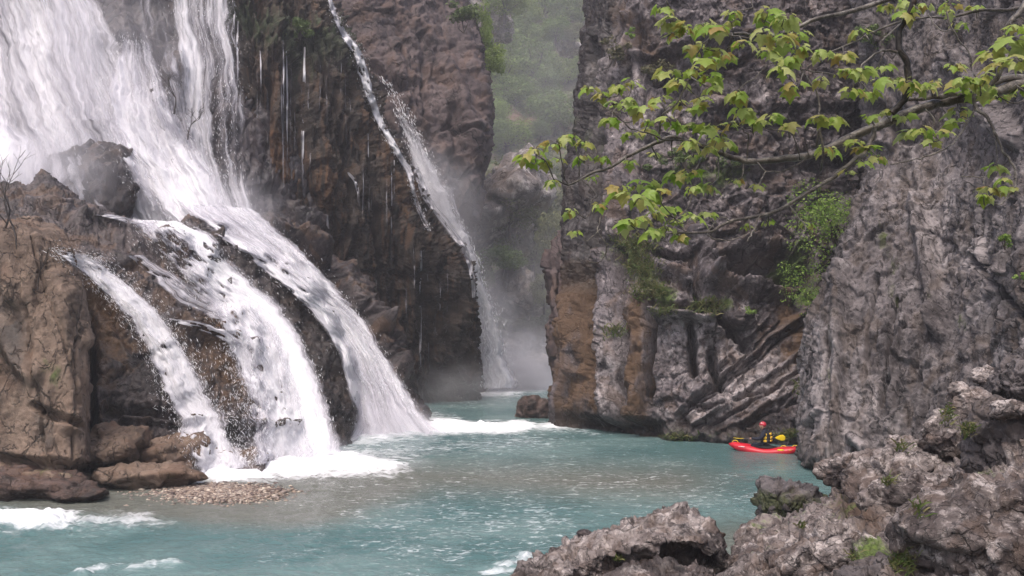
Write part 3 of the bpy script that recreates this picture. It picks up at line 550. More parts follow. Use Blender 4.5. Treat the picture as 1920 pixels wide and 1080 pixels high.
# ------------------------------------------------------------------ river
def river():
    ys = []; y = 1330.
    while y > 700: ys.append(G(960, y)[1]); y -= 1.7 if y < 1090 else 6
    ys = np.array([2.5, 3.5, 4.5] + ys + [85, 100]); us = np.concatenate([np.linspace(-1.6, -.64, 30)[:-1], np.linspace(-.64, .64, 820), np.linspace(.64, 1.6, 30)[1:]])
    U, Y = np.meshgrid(us, ys); V = np.stack([U * Y, Y, 0 * Y], -1).reshape(-1, 3); px, py = proj(V)
    def c4(x0, y0, x1, y1, r, ky=3.2): return cap(px, py * ky, x0, y0 * ky, x1, y1 * ky, r)
    jx = px + 26 * noise(V * 1.1, 3) * 30 / np.maximum(V[:, 1], 8); 
    def cj(x0, y0, x1, y1, r, ky=3.2): return cap(jx, (py + 5 * noise(V * .9, 8)) * ky, x0, y0 * ky, x1, y1 * ky, r)
    foam = .55 * cj(330, 900, 700, 880, 130) + .5 * cj(640, 850, 1000, 830, 120) + .35 * cj(860, 760, 1000, 750, 90) + 1.0 * cj(420, 888, 640, 866, 66) + .75 * cj(560, 884, 730, 880, 62) + 1.15 * cj(660, 812, 800, 795, 95) + 1.1 * cj(760, 803, 960, 802, 56) + .6 * cj(900, 803, 1040, 797, 50) + 1.3 * cj(900, 728, 1010, 722, 56) + .85 * cj(-60, 968, 60, 975, 95) + .75 * cj(0, 985, 260, 975, 90) \
        + .75 * cj(240, 1068, 350, 1058, 24) + .7 * cj(150, 1075, 190, 1066, 22) + .45 * cj(300, 905, 480, 897, 34) + .5 * cj(830, 862, 990, 850, 22, 6) * 0 + .7 * cj(930, 1075, 1000, 1045, 60) + .5 * cj(1040, 800, 1120, 815, 34) + .5 * cj(880, 742, 960, 740, 30)
    caps = .9 * c4(760, 900, 900, 960, 420) + .9 * c4(700, 1020, 960, 1040, 380) + .6 * c4(1100, 900, 1300, 930, 330) + .5 * c4(1330, 920, 1400, 950, 160) + .45 * c4(1050, 800, 1250, 880, 260) + .25
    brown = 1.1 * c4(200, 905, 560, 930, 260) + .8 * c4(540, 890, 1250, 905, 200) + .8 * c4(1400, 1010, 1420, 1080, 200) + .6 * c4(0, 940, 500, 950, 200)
    q = V * np.array([1, 1, 1.])
    amp = np.clip(.55 + 1.6 * foam, 0, 2.6) * (1 - .65 * c4(1250, 870, 1480, 860, 200)) * np.clip(20 / np.maximum(V[:, 1], 1), .5, 1.0)
    z = .05 * fbm(q * .55, 2, 4) + .055 * fbm(q * np.array([1.3, 1.9, 1]) + .6 * noise(q, 7)[:, None], 4, 11, .55, True) + .018 * fbm(q * 5.5, 2, 17)
    V[:, 2] = z * amp + .05 * np.clip(foam, 0, 1.3) + .16 * np.clip(foam - .6, 0, 1) * (.5 + fbm(q * 1.5, 3, 20))
    mk = np.stack([foam, brown, caps, 0 * foam], -1)
    me = raw(V, gridfaces(len(ys), len(us))[:, ::-1], 'water', {'mk': mk})
    b = NB('river_water'); co = b.n('ShaderNodeTexCoord').outputs['Object']; at = b.n('ShaderNodeAttribute', attribute_name='mk'); se = b.n('ShaderNodeSeparateColor'); b.l(at.outputs['Color'], se.inputs[0])
    fo, br, cp = se.outputs
    v = b.mapv(co, (1, 1.8, 1), (0, 0, -18)); n1 = b.noise(v, 2.2, 6, .62, .8); n2 = b.noise(v, 7, 5, .6, .5); n3 = b.noise(co, .25, 3, .5)
    c = b.mix(b.ramp(n3, .4, .6), (.066, .130, .133), (.118, .188, .188))
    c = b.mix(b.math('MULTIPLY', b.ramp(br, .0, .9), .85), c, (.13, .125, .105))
    f = b.ramp(b.math('ADD', b.math('ADD', fo, -.12), b.math('MULTIPLY', b.math('SUBTRACT', n1, .5), 1.7)), .12, 1.15)
    vw = b.mapv(co, (1, 2.1, 1), (0, 0, -20)); w1 = b.noise(vw, 3.2, 5, .62, 1.2); w2 = b.noise(co, .8, 2, .5)
    g = b.ramp(b.math('ADD', w1, b.math('ADD', b.math('MULTIPLY', b.math('SUBTRACT', cp, .6), .10), b.math('MULTIPLY', b.math('SUBTRACT', w2, .5), .22))), .58, .82)
    f = b.math('MAXIMUM', f, b.math('MULTIPLY', g, .42))
    col = b.mix(f, c, (.86, .86, .90))
    p = b.n('ShaderNodeBsdfPrincipled'); b.l(col, p.inputs['Base Color']); b.l(b.ramp(f, 0, 1, .2, .8), p.inputs['Roughness']); p.inputs['IOR'].default_value = 1.33
    h = b.math('ADD', b.math('MULTIPLY', n1, .8), b.math('MULTIPLY', n2, .4)); b.l(b.bump(h, .75, .09), p.inputs['Normal'])
    b.l(p.outputs[0], b.out.inputs[0])
    tag(link('river', me, None, b.m), 'turquoise river with white foam running out of the gorge', kind='structure')
river()

# ------------------------------------------------------------------ falling water
def fall_mat(name, su=7., sv=.42, k1=1.05, k2=.4, k3=1.0, lo=.36, hi=.80, amax=.96, seed=0):
    b = NB(name); at = b.n('ShaderNodeAttribute', attribute_name='flow'); v0 = at.outputs['Vector']; se = b.n('ShaderNodeSeparateXYZ'); b.l(v0, se.inputs[0]); cov = se.outputs[2]
    def co(a, c, o): return b.mapv(v0, (a, c, 0), (0, 0, 0), (seed * 3.1 + o, seed * 1.7, 0))
    wv = b.noise(co(.5, .35, 0), 1, 3, .5)
    cmb = b.n('ShaderNodeCombineXYZ'); b.l(b.math('MULTIPLY', wv, .9), cmb.inputs[0])
    ad = b.n('ShaderNodeVectorMath', operation='ADD'); b.l(v0, ad.inputs[0]); b.l(cmb.outputs[0], ad.inputs[1]); vv = ad.outputs[0]
    def cw(a, c, o): return b.mapv(vv, (a, c, 0), (0, 0, 0), (seed * 3.1 + o, seed * 1.7, 0))
    s1 = b.noise(cw(su * .45, sv * .5, 3), 1, 6, .65, .3); s2 = b.noise(cw(su * 2.6, sv * 3.4, 7), 1, 3, .65); s3 = b.noise(cw(su * .12, sv * .22, 11), 1, 3, .5)
    x = b.math('ADD', cov, b.math('MULTIPLY', b.math('SUBTRACT', s1, .5), k1)); x = b.math('ADD', x, b.math('MULTIPLY', b.math('SUBTRACT', s2, .5), k2)); x = b.math('ADD', x, b.math('MULTIPLY', b.math('SUBTRACT', s3, .5), k3))
    al = b.math('MULTIPLY', b.ramp(x, lo, hi), amax)
    c = b.mix(b.ramp(x, .5, 1.15), (.60, .58, .64), (.90, .89, .93))
    d = b.n('ShaderNodeBsdfDiffuse'); b.l(c, d.inputs[0]); t = b.n('ShaderNodeBsdfTranslucent'); b.l(c, t.inputs[0])
    nb = b.bump(b.math('ADD', s1, b.math('MULTIPLY', s2, .6)), .7, .18); b.l(nb, d.inputs['Normal'])
    m = b.n('ShaderNodeMixShader'); m.inputs[0].default_value = .25; b.l(d.outputs[0], m.inputs[1]); b.l(t.outputs[0], m.inputs[2])
    tr = b.n('ShaderNodeBsdfTransparent'); m2 = b.n('ShaderNodeMixShader'); b.l(al, m2.inputs[0]); b.l(tr.outputs[0], m2.inputs[1]); b.l(m.outputs[0], m2.inputs[2])
    b.l(m2.outputs[0], b.out.inputs[0]); return b.m
FM = [fall_mat('white_water_%s' % n, seed=i + 1) for i, n in enumerate(('near', 'mid', 'far'))]
FV = fall_mat('water_veil', 9., .45, 1.4, .8, .8, .4, 1.0, .7, 7)
FC = fall_mat('churning_water', 4.2, .36, 1.1, .38, 1.1, .32, .80, .97, 9)
FU = fall_mat('silky_water', 6.5, .22, 1.25, .3, 1.2, .30, .92, .95, 5)
FU2 = fall_mat('silky_water_back', 9, .3, 1.2, .35, 1.2, .34, .90, .95, 8)
def blur(a, n, ax=None):
    for _ in range(n):
        p_ = np.pad(a, 1, mode='edge'); a = (p_[:-2, 1:-1] + p_[2:, 1:-1] + p_[1:-1, :-2] + p_[1:-1, 2:] + 2 * a) / 6
    return a
def flow(secs, off=.25, hug=True, lim=1.6, nx=90, step=3.5, bulge=0., amp=.22, edge=.25, seed=0, sm=10, ragged=.22):
    """sections (xL,yL,xR,yR,YL,YR,cover) down the stream -> grid points, flow attribute"""
    A = np.array([[c(s) for c in (lambda s: s[0], lambda s: s[1], lambda s: s[2], lambda s: s[3], lambda s: s[4], lambda s: s[5], lambda s: s[6])] for s in secs], float)
    mid = (A[:, :2] + A[:, 2:4]) / 2; L = np.hypot(*np.diff(mid, axis=0).T)
    B = catmull(A, [max(2, int(l / step)) for l in L]); n = len(B); t = np.linspace(0, 1, nx)[None, :]
    wv_ = B[:, 2] - B[:, 0]; zz_ = np.zeros(n); kk_ = np.arange(n) * step
    B[:, 0] -= wv_ * ragged * (noise(np.stack([kk_ * .021 + seed, zz_, zz_], 1), 5) + .5 * noise(np.stack([kk_ * .07 + seed, zz_, zz_], 1), 6)); B[:, 2] += wv_ * ragged * (noise(np.stack([kk_ * .021 + seed + 50, zz_, zz_], 1), 5) + .5 * noise(np.stack([kk_ * .07 + seed + 50, zz_, zz_], 1), 6))
    px = B[:, 0:1] * (1 - t) + B[:, 2:3] * t; py = B[:, 1:2] * (1 - t) + B[:, 3:4] * t; Y = B[:, 4:5] * (1 - t) + B[:, 5:6] * t
    if hug:
        Z = zat(px, py); Z = np.where(Z < Y - lim, Y, Z); Zs = np.minimum(Z, Y + 0); Y = np.minimum(Y, blur(Zs, sm)) - off
    Y = Y - bulge * np.sin(np.pi * t)
    V = P(px, py, Y); du = np.linalg.norm(np.diff(V, axis=1), axis=-1).mean(1); 
    w = np.linalg.norm(V[:, -1] - V[:, 0], axis=-1)[:, None]; wm = w.mean(); u = (t - .5) * (wm * .6 + w * .4)
    v = np.concatenate([[0], np.cumsum(np.linalg.norm(np.diff(V[:, nx // 2], axis=0), axis=-1))])[:, None] + 0 * u
    cov = B[:, 6:7] * np.ones_like(u); e = np.minimum(t, 1 - t); cov = cov - .75 * (1 - sst(e, 0, edge)) * np.ones_like(cov)
    fl = np.stack([u + seed * 17.3, v, cov], -1).reshape(-1, 3); Vf = V.reshape(-1, 3)
    d = amp * (fbm(np.stack([fl[:, 0] * 1.3, fl[:, 1] * .22, 0 * fl[:, 0]], -1), 3, seed + 3) + .4 * fbm(np.stack([fl[:, 0] * 3, fl[:, 1] * .6, 0 * fl[:, 0]], -1), 3, seed + 6))
    Vf = Vf + np.array([0, -1, .25]) * d[:, None]
    return Vf, fl, (n, nx)
def flow_obj(name, secs, mat, parent, **k):
    V, fl, (r, c) = flow(secs, **k)
    return link(name, raw(V, gridfaces(r, c), name, {'flow': fl}), parent, mat), V, fl, (r, c)
white = plain('spray_white', (.90, .90, .94), .8, .02, spec=.2)
def drops(name, parent, V, fl, rc, n, size=(.02, .05), stretch=(2, 6), out=.5, thr=.1, seed=0, up=.2, lowonly=None, cmax=9):
    """thrown drops and short streaks: little four-sided slivers along the stream"""
    rs = np.random.RandomState(seed); r, c = rc; i = rs.randint(0, r - 1, n * 3); j = rs.randint(0, c - 1, n * 3); idx = i * c + j
    cov = fl[idx, 2] + .35 * fbm(np.stack([fl[idx, 0] * 1.5, fl[idx, 1] * .8, 0 * idx], -1), 3, seed + 1)
    pr = rs.rand(n * 3); keep = (cov > thr) & (cov < cmax) & (pr < .25 + .75 * cov)
    if lowonly is not None: keep &= V[idx, 2] < lowonly
    idx = idx[keep][:n]; i = i[keep][:n]; j = j[keep][:n]; m = len(idx)
    base = V[idx] + (V[idx + 1] - V[idx]) * rs.rand(m, 1); d = V[np.minimum(idx + c, r * c - 1)] - V[idx]; d /= np.linalg.norm(d, axis=1, keepdims=True) + 1e-6
    d = d + rs.normal(0, .22, (m, 3)); d[:, 2] -= .15; d /= np.linalg.norm(d, axis=1, keepdims=True)
    base = base + np.array([0, -1, 0]) * (rs.exponential(out * .5, (m, 1)) + .02) + rs.normal(0, .12, (m, 3)) * [1, .4, 1] + [0, 0, up * .1]
    s = rs.uniform(*size, (m, 1)) * rs.choice([.6, 1, 1.5], (m, 1), p=[.5, .38, .12]); L = s * rs.uniform(*stretch, (m, 1))
    a = np.cross(d, rs.normal(size=(m, 3))); a /= np.linalg.norm(a, axis=1, keepdims=True) + 1e-6; b_ = np.cross(d, a)
    T = np.stack([base - d * L, base + a * s * .5 , base + (-.5 * a + .87 * b_) * s * .5, base + (-.5 * a - .87 * b_) * s * .5, base + d * L * .6], 1).reshape(-1, 3)
    f = np.array([[0, 1, 2], [0, 2, 3], [0, 3, 1], [4, 2, 1], [4, 3, 2], [4, 1, 3]]); F = (np.arange(m)[:, None, None] * 5 + f[None]).reshape(-1, 3)
    o = link(name, raw(T, F, name), parent, white); o['kind'] = 'stuff'; return o

# the great fall: upper curtain, then the right-hand stream down to the pool
FALL = tag(empty('waterfall', tuple(P(720, 800, 38))), 'great white waterfall pouring down the left wall and out through the right-hand stream', 'waterfall')
up = [(-420, -120, 120, -140, 46, 46, .76), (-420, 0, 196, 0, 45.3, 45.2, .78), (-420, 120, 240, 100, 44, 44, .80), (-420, 220, 290, 200, 42.6, 42.6, .82), (-420, 300, 350, 290, 41.4, 41.4, .86), (-420, 360, 385, 360, 40.6, 40.8, .84), (-420, 460, 440, 450, 39.6, 40.2, .86)]
o1 = flow_obj('water_curtain', up, FU, FALL, off=.5, nx=260, amp=.5, edge=.03, seed=1, sm=30, ragged=.02)
up2 = [(-300, -120, 110, -140, 45, 45, .42), (-300, 60, 200, 40, 44, 44, .40), (-300, 180, 250, 160, 42.8, 43, .42), (-300, 280, 300, 240, 41.4, 41.8, .42), (-300, 400, 370, 330, 39.8, 40.4, .45)]
o2 = flow_obj('water_curtain', up2, FU2, FALL, off=1.1, nx=220, amp=.6, edge=.05, seed=2, sm=30, ragged=.02)
rt = [(286, -120, 455, -120, 46, 46, .70), (296, 0, 458, 0, 45.2, 45.2, .68), (312, 100, 470, 90, 44, 44.3, .66), (318, 200, 478, 190, 42.8, 43.6, .64), (345, 290, 466, 290, 41.6, 42.6, .66), (372, 370, 478, 370, 40.6, 41.6, .80), (395, 430, 505, 430, 40, 40.8, .86)]
o3 = flow_obj('water_curtain', rt, FU2, FALL, off=.45, nx=130, amp=.35, edge=.25, seed=3, sm=14, ragged=.03)
core = [(215, 70, 290, 80, 43.6, 43.6, .55), (195, 130, 320, 150, 43, 43, .82), (185, 210, 368, 240, 41.8, 42, .96), (205, 300, 425, 320, 40.6, 41, .98), (262, 380, 450, 400, 39.4, 40, .96), (310, 430, 500, 440, 38.8, 39.6, 1.0)]
o4 = flow_obj('water_curtain', core, FC, FALL, off=.7, nx=120, amp=.5, edge=.3, seed=4, sm=14, ragged=.06)
tp = [(10, -120, 100, -120, 44, 44, .5), (60, 0, 200, 0, 43.6, 43.6, .72), (80, 120, 225, 100, 42.8, 42.8, .72), (120, 230, 250, 220, 41.6, 41.6, .66)]
gap = [(190, -120, 330, -120, 45.4, 45.4, .36), (195, 0, 330, 0, 44.6, 44.6, .38), (220, 110, 340, 100, 43.4, 43.6, .40), (240, 220, 370, 210, 42, 42.4, .42), (290, 320, 400, 320, 40.8, 41.2, .4)]
o10 = flow_obj('water_curtain', gap, FU2, FALL, off=.8, lim=4, nx=90, amp=.25, edge=.2, seed=10, sm=12, ragged=.05)
o5 = flow_obj('water_curtain', tp, FU, FALL, off=.9, nx=90, amp=.4, edge=.35, seed=5, sm=14, ragged=.06)
lf = [(-420, 90, 60, 130, 42.5, 42.5, .5), (-420, 200, 120, 230, 41, 41, .72), (-420, 290, 150, 290, 39.4, 39.6, .95), (-420, 400, 150, 380, 38, 38.4, 1.1)]
o6 = flow_obj('water_curtain', lf, FC, FALL, off=.9, nx=120, amp=.7, edge=.22, seed=6, sm=14, ragged=.03)
st = [(318, 380, 482, 390, 39.2, 40.2, .95), (378, 425, 528, 425, 38.4, 39.8, 1.), (436, 470, 588, 478, 37.8, 39.2, 1.), (500, 520, 640, 540, 38, 39.2, .92), (572, 580, 690, 600, 37.8, 38.8, .94), (625, 650, 728, 670, 37.4, 38.4, .97), (645, 720, 765, 730, 37, 37.9, 1.03), (655, 780, 800, 780, 36.4, 37.4, 1.1), (652, 828, 835, 812, 35.8, 36.8, 1.2)]
o7 = flow_obj('stream', st, FC, FALL, off=.35, lim=3.5, nx=90, amp=.35, edge=.2, seed=7, sm=8, ragged=.08)
o8 = flow_obj('stream', [(a - 6, b, c + 14, d, e, f, g - .42) for a, b, c, d, e, f, g in st], FM[0], FALL, off=.8, lim=3.5, nx=90, amp=.35, edge=.3, seed=8, sm=8, ragged=.08)
pv = [(80, 220, 200, 225, 38.6, 38.6, .30), (100, 270, 270, 285, 37.4, 37.6, .36), (110, 330, 290, 350, 37, 37.2, .34), (120, 410, 300, 420, 36.6, 36.8, .30)]
o9 = flow_obj('veil', pv, FV, FALL, off=.35, lim=5, nx=90, amp=.15, edge=.2, seed=9, sm=6)
drops('spray', FALL, *o4[1:], 3640, (0.0096, 0.0178), (2.7, 6.4), 0.84, .25, 1)
drops('spray', FALL, *o1[1:], 3640, (0.0096, 0.0158), (3.6, 9.6), 0.98, .2, 2)
drops('spray', FALL, *o3[1:], 2240, (0.0096, 0.0158), (3.6, 9.6), 0.63, .1, 3)
drops('spray', FALL, *o6[1:], 1260, (0.0096, 0.0197), (2.7, 6.4), 0.98, .2, 4)
drops('spray', FALL, *o8[1:], 2800, (0.0086, 0.0158), (2.7, 6.4), 0.70, .0, 5)

# middle cascade
CAS = tag(empty('cascade', tuple(P(560, 860, 29))), 'middle cascade splitting off the great fall and dropping in front of the dark outcrop', 'waterfall')
md = [(250, 412, 350, 416, 36, 36.6, 1.0), (270, 448, 410, 450, 35, 35.6, 1.08), (305, 485, 430, 488, 34, 34.6, 1.05), (335, 522, 480, 528, 33.4, 33.8, 1.03), (380, 580, 538, 580, 32.8, 33.2, 1.0), (412, 640, 590, 650, 32, 32.6, .94), (430, 710, 618, 720, 31, 31.6, .9), (445, 790, 638, 790, 30, 30.6, .9), (450, 876, 655, 846, 29, 29.8, 1.0)]
p1 = flow_obj('stream', md, FC, CAS, lim=8, off=.12, nx=110, amp=.16, edge=.28, seed=11, sm=4, ragged=.08)
p2 = flow_obj('stream', [(a - 30, b, c + 12, d, e, f, g - .5) for a, b, c, d, e, f, g in md], FM[0], CAS, lim=8, off=.4, nx=110, amp=.2, edge=.3, seed=12, sm=5, ragged=.08)
sd = [(160, 404, 215, 400, 36, 36, .8), (235, 425, 285, 410, 35.4, 35.4, .72), (300, 452, 330, 432, 34.8, 34.8, .6)]
p3 = flow_obj('trickle', sd, FM[1], CAS, lim=8, off=.15, nx=24, amp=.05, edge=.4, seed=13, sm=2)
s2 = [(230, 480, 280, 478, 32.5, 32.6, .7), (280, 530, 345, 515, 32, 32, .66), (335, 580, 420, 560, 31.6, 31.8, .62), (395, 600, 455, 590, 31.4, 31.6, .6)]
p4 = flow_obj('trickle', s2, FM[2], CAS, lim=8, off=.12, nx=50, amp=.08, edge=.3, seed=14, sm=3)
s3 = [(315, 594, 322, 606, 30.6, 30.6, .85), (372, 600, 366, 618, 30.6, 30.6, .85), (425, 615, 415, 640, 30.6, 30.6, .9), (475, 650, 448, 690, 30.4, 30.4, .8), (510, 720, 455, 745, 30, 30, .6), (520, 800, 462, 810, 29.4, 29.4, .5), (530, 868, 470, 872, 28.6, 28.6, .5)]
s3 = [(c, d, a, b, e, f, g) if k < 3 else (c, d, a, b, e, f, g) for k, (a, b, c, d, e, f, g) in enumerate(s3)]
p5 = flow_obj('stream', s3, FM[1], CAS, lim=8, off=.15, nx=40, amp=.08, edge=.3, seed=15, sm=3)
s4 = [(390, 640, 540, 650, 31, 31, .38), (396, 740, 570, 740, 30, 30, .46), (420, 876, 610, 860, 28.8, 29, .56)]
p6 = flow_obj('veil', s4, FV, CAS, lim=8, off=.3, nx=70, amp=.12, edge=.3, seed=16, sm=4)
drops('spray', CAS, *p1[1:], 5324, (0.0063, 0.0149), (2.4, 7.0), 0.35, .3, 11); drops('spray', CAS, *p2[1:], 3872, (0.0063, 0.0139), (3.0, 8.0), 0.35, -.1, 12); drops('spray', CAS, *p6[1:], 1694, (0.0063, 0.0139), (3.0, 10.0), 0.28, -.2, 13)

# left cascade
CAL = tag(empty('cascade', tuple(P(420, 880, 26.5))), 'left cascade starting beside the tan rock tower and fanning out toward the gravel bar', 'waterfall')
ld = [(108, 468, 112, 480, 31, 31, .8), (165, 474, 140, 505, 30.8, 30.6, .95), (232, 520, 190, 548, 30.3, 30.1, .92), (304, 580, 236, 600, 29.6, 29.4, .90), (356, 650, 268, 668, 29, 28.8, .84), (402, 720, 290, 735, 28.4, 28.2, .76), (448, 790, 312, 800, 27.6, 27.4, .72), (492, 872, 358, 892, 26.8, 26.4, .74)]
ld = [(c, d, a, b, f, e, g) for a, b, c, d, e, f, g in ld]
q1 = flow_obj('stream', ld, FM[0], CAL, lim=8, off=.12, nx=80, amp=.12, edge=.3, seed=21, sm=4)
q2 = flow_obj('veil', [(a - 8, b, c + 30, d, e, f, g - .34) for a, b, c, d, e, f, g in ld[1:]], FV, CAL, lim=8, off=.35, nx=80, amp=.12, edge=.3, seed=22, sm=4)
drops('spray', CAL, *q1[1:], 4840, (0.0052, 0.0130), (2.4, 8.0), 0.32, .1, 21); drops('spray', CAL, *q2[1:], 2420, (0.0052, 0.0121), (3.0, 10.0), 0.28, -.2, 22)

# thin far fall down the edge of the tufa cliff, widening behind it
FAR = tag(empty('waterfall', tuple(P(930, 722, 62))), 'narrow far waterfall running down the edge of the brown tufa cliff into the mist', 'waterfall')
ft = [(600, -60, 612, -60, 50, 50, .7), (612, 10, 628, 8, 50, 50, .75), (640, 70, 655, 62, 50, 50, .85), (662, 108, 682, 100, 50, 50, .9), (680, 170, 700, 165, 50, 50, .95), (700, 220, 716, 215, 50.4, 50.4, .95), (735, 285, 750, 278, 50.8, 50.8, .9), (760, 330, 776, 322, 51, 51, .75), (775, 390, 790, 380, 51.4, 51.4, .62), (800, 440, 812, 430, 52, 52, .5)]
f1 = flow_obj('stream', ft, FM[1], FAR, off=.25, lim=6, nx=20, amp=.06, edge=.35, seed=31, sm=2, step=3)
fb = [(715, 160, 730, 150, 57, 57.5, .12), (735, 220, 775, 200, 57, 57.5, .4), (765, 300, 812, 292, 57, 57.5, .8), (785, 370, 846, 355, 57, 57.5, 1.05), (808, 420, 870, 415, 57.2, 57.8, 1.08), (838, 470, 892, 470, 57.5, 58, 1.05), (864, 520, 912, 520, 58, 58.6, .98), (872, 580, 936, 580, 58.6, 59.4, .92), (880, 650, 958, 650, 59.2, 60, .9), (888, 728, 985, 728, 59.6, 60.6, .95)]
f2 = flow_obj('stream', fb, FM[0], FAR, off=0, hug=False, nx=50, amp=.35, edge=.35, seed=32, step=3, bulge=.6)
fb2 = [(770, 320, 790, 310, 52.5, 52.5, .6), (790, 380, 815, 372, 52.8, 52.8, .75), (825, 425, 850, 415, 53.2, 53.2, .7), (860, 470, 878, 462, 53.8, 53.8, .7), (876, 505, 892, 500, 54.6, 54.6, .7), (884, 560, 896, 555, 55.4, 55.4, .55)]
f3 = flow_obj('stream', fb2, FM[2], FAR, off=.2, lim=4, nx=24, amp=.1, edge=.3, seed=33, sm=2, step=3)
fv = [(790, 470, 880, 470, 52.4, 53, .18), (790, 560, 884, 560, 53, 53.4, .28), (780, 640, 880, 640, 53.4, 53.8, .2), (770, 735, 870, 735, 54, 54, .12)]
f4 = flow_obj('veil', fv, FV, FAR, off=.3, lim=6, nx=60, amp=.1, edge=.2, seed=34, sm=5)
drops('spray', FAR, *f2[1:], 3850, (0.0225, 0.0450), (1.5, 4), .9, .1, 31); drops('spray', FAR, *f1[1:], 1375, (0.0150, 0.0263), (1.5, 4), .3, .1, 32)

# trickles on the tufa
TR = [(531, 75, 300, 4, .8), (537, 95, 330, 4, .9), (545, 100, 260, 3, .6), (552, 110, 280, 3, .5), (571, 88, 330, 5, .95), (577, 130, 380, 3, .6), (488, 95, 190, 4, .45), (483, 110, 240, 3, .4), (599, 95, 200, 3, .35), (640, 110, 200, 3, .45), (648, 120, 250, 3, .5), (655, 150, 230, 3, .4),
      (614, 400, 505, 6, .9), (690, 250, 400, 3, .5), (717, 270, 420, 3, .5), (735, 300, 430, 4, .6), (739, 260, 420, 3, .45), (661, 330, 420, 4, .5), (696, 350, 460, 3, .45), (670, 430, 600, 3, .3), (705, 470, 640, 3, .3), (775, 450, 560, 5, .55), (790, 470, 620, 6, .6), (802, 500, 640, 5, .5), (815, 560, 720, 4, .4), (760, 520, 700, 4, .35), (583, 180, 330, 3, .4), (568, 390, 470, 4, .45), (590, 400, 480, 3, .4), (523, 300, 420, 3, .3), (541, 330, 460, 3, .3), (446, 40, 200, 5, .7), (440, 0, 90, 5, .7), (500, 100, 260, 3, .4), (528, 140, 420, 3, .5), (563, 95, 300, 3, .5), (610, 120, 300, 3, .35), (622, 90, 260, 3, .35), (725, 330, 520, 3, .4), (745, 380, 560, 3, .4), (680, 300, 500, 3, .35), (640, 420, 620, 3, .3), (560, 420, 500, 3, .35), (825, 520, 700, 4, .4), (838, 490, 600, 4, .45)]
for k, (x, y0, y1, w, cv) in enumerate(TR):
    rs = random.Random(k); xx = x; secs = []; y1 += 30 + rs.random() * 50
    for q in range(7):
        yy = y0 + (y1 - y0) * q / 6; secs.append((xx - w * .6, yy, xx + w * .6, yy, 54, 54, (cv + .16) * (.55 if q == 0 else 1 - .5 * q / 6))); xx += rs.uniform(-1.2, 1.5)
    o = flow_obj('trickle', secs, FM[k % 3], None, off=.10, lim=12, nx=7, amp=.03, edge=.3, seed=40 + k, sm=2, step=4)[0]
    z_ = 'in the bundle high on the brown tufa cliff' if x < 620 and y0 < 200 else 'low on the brown tufa cliff' if y0 > 380 else 'beside the thin fall on the brown tufa cliff' if x > 635 else 'on the left middle of the brown tufa cliff'
    tag(o, 'thin white trickle hanging ' + z_, 'water trickle', 'trickles seeping down the brown tufa cliff')
# short spout arching out of the tufa
sp = [(648, 325, 656, 322, 48, 48, .9), (660, 340, 668, 336, 47.6, 47.6, .9), (668, 365, 676, 362, 47.6, 47.6, .6), (670, 400, 680, 400, 47.6, 47.6, .35)]
tag(flow_obj('spout', sp, FM[0], None, off=.3, lim=9, nx=9, amp=.04, edge=.3, seed=90, sm=2, step=3)[0], 'short curved spout of water springing from the middle of the brown tufa cliff', 'water spout')

# ------------------------------------------------------------------ gravel bar
def gravel():
    rs = np.random.RandomState(4); n = 9000; x = rs.normal(400, 78, n); y = rs.normal(926, 9.5, n); k = (((x - 400) / 150) ** 2 + ((y - 927) / 24) ** 2 + .5 * rs.normal(size=n) < .9) | (rs.rand(n) < .03); x, y = x[k], y[k]
    m = len(x); gx, gy = G(x, y); s = rs.uniform(.015, .045, m) * rs.choice([1, 1.6], m, p=[.85, .15]); hh = .045 * np.clip(1 - (((x - 420) / 130) ** 2 + ((y - 922) / 20) ** 2), -.5, 1)
    import bmesh
    bm = bmesh.new(); bmesh.ops.create_icosphere(bm, subdivisions=1, radius=1); D = np.array([v.co[:] for v in bm.verts]); F = np.array([[v.index for v in f.verts] for f in bm.faces]); bm.free()
    V = D[None] * rs.uniform(.6, 1.25, (m, len(D), 1)) * s[:, None, None] * np.stack([rs.uniform(.8, 1.5, m), rs.uniform(.7, 1.2, m), rs.uniform(.5, .8, m)], -1)[:, None, :]
    V = V + np.stack([gx, gy, hh - .02 + rs.uniform(0, .05, m)], -1)[:, None, :]; FF = (F[None] + np.arange(m)[:, None, None] * len(D)).reshape(-1, 3)
    b = NB('river_gravel'); g = b.n('ShaderNodeNewGeometry'); cr = b.n('ShaderNodeValToRGB'); b.l(g.outputs['Random Per Island'], cr.inputs[0])
    e = cr.color_ramp.elements; e[0].position = 0; e[0].color = (.05, .03, .028, 1); e[1].position = 1; e[1].color = (.50, .42, .34, 1)
    for p_, c_ in ((.25, (.13, .09, .075, 1)), (.5, (.27, .20, .155, 1)), (.75, (.19, .155, .14, 1))):
        q = e.new(p_); q.color = c_
    p = b.n('ShaderNodeBsdfPrincipled'); b.l(cr.outputs[0], p.inputs['Base Color']); p.inputs['Roughness'].default_value = .5; b.l(p.outputs[0], b.out.inputs[0])
    tag(link('gravel_bar', raw(V.reshape(-1, 3), FF, 'gravel'), None, b.m, smooth=False), 'low bar of pale pebbles breaking the water below the left cascade', 'gravel', kind='stuff')
gravel()

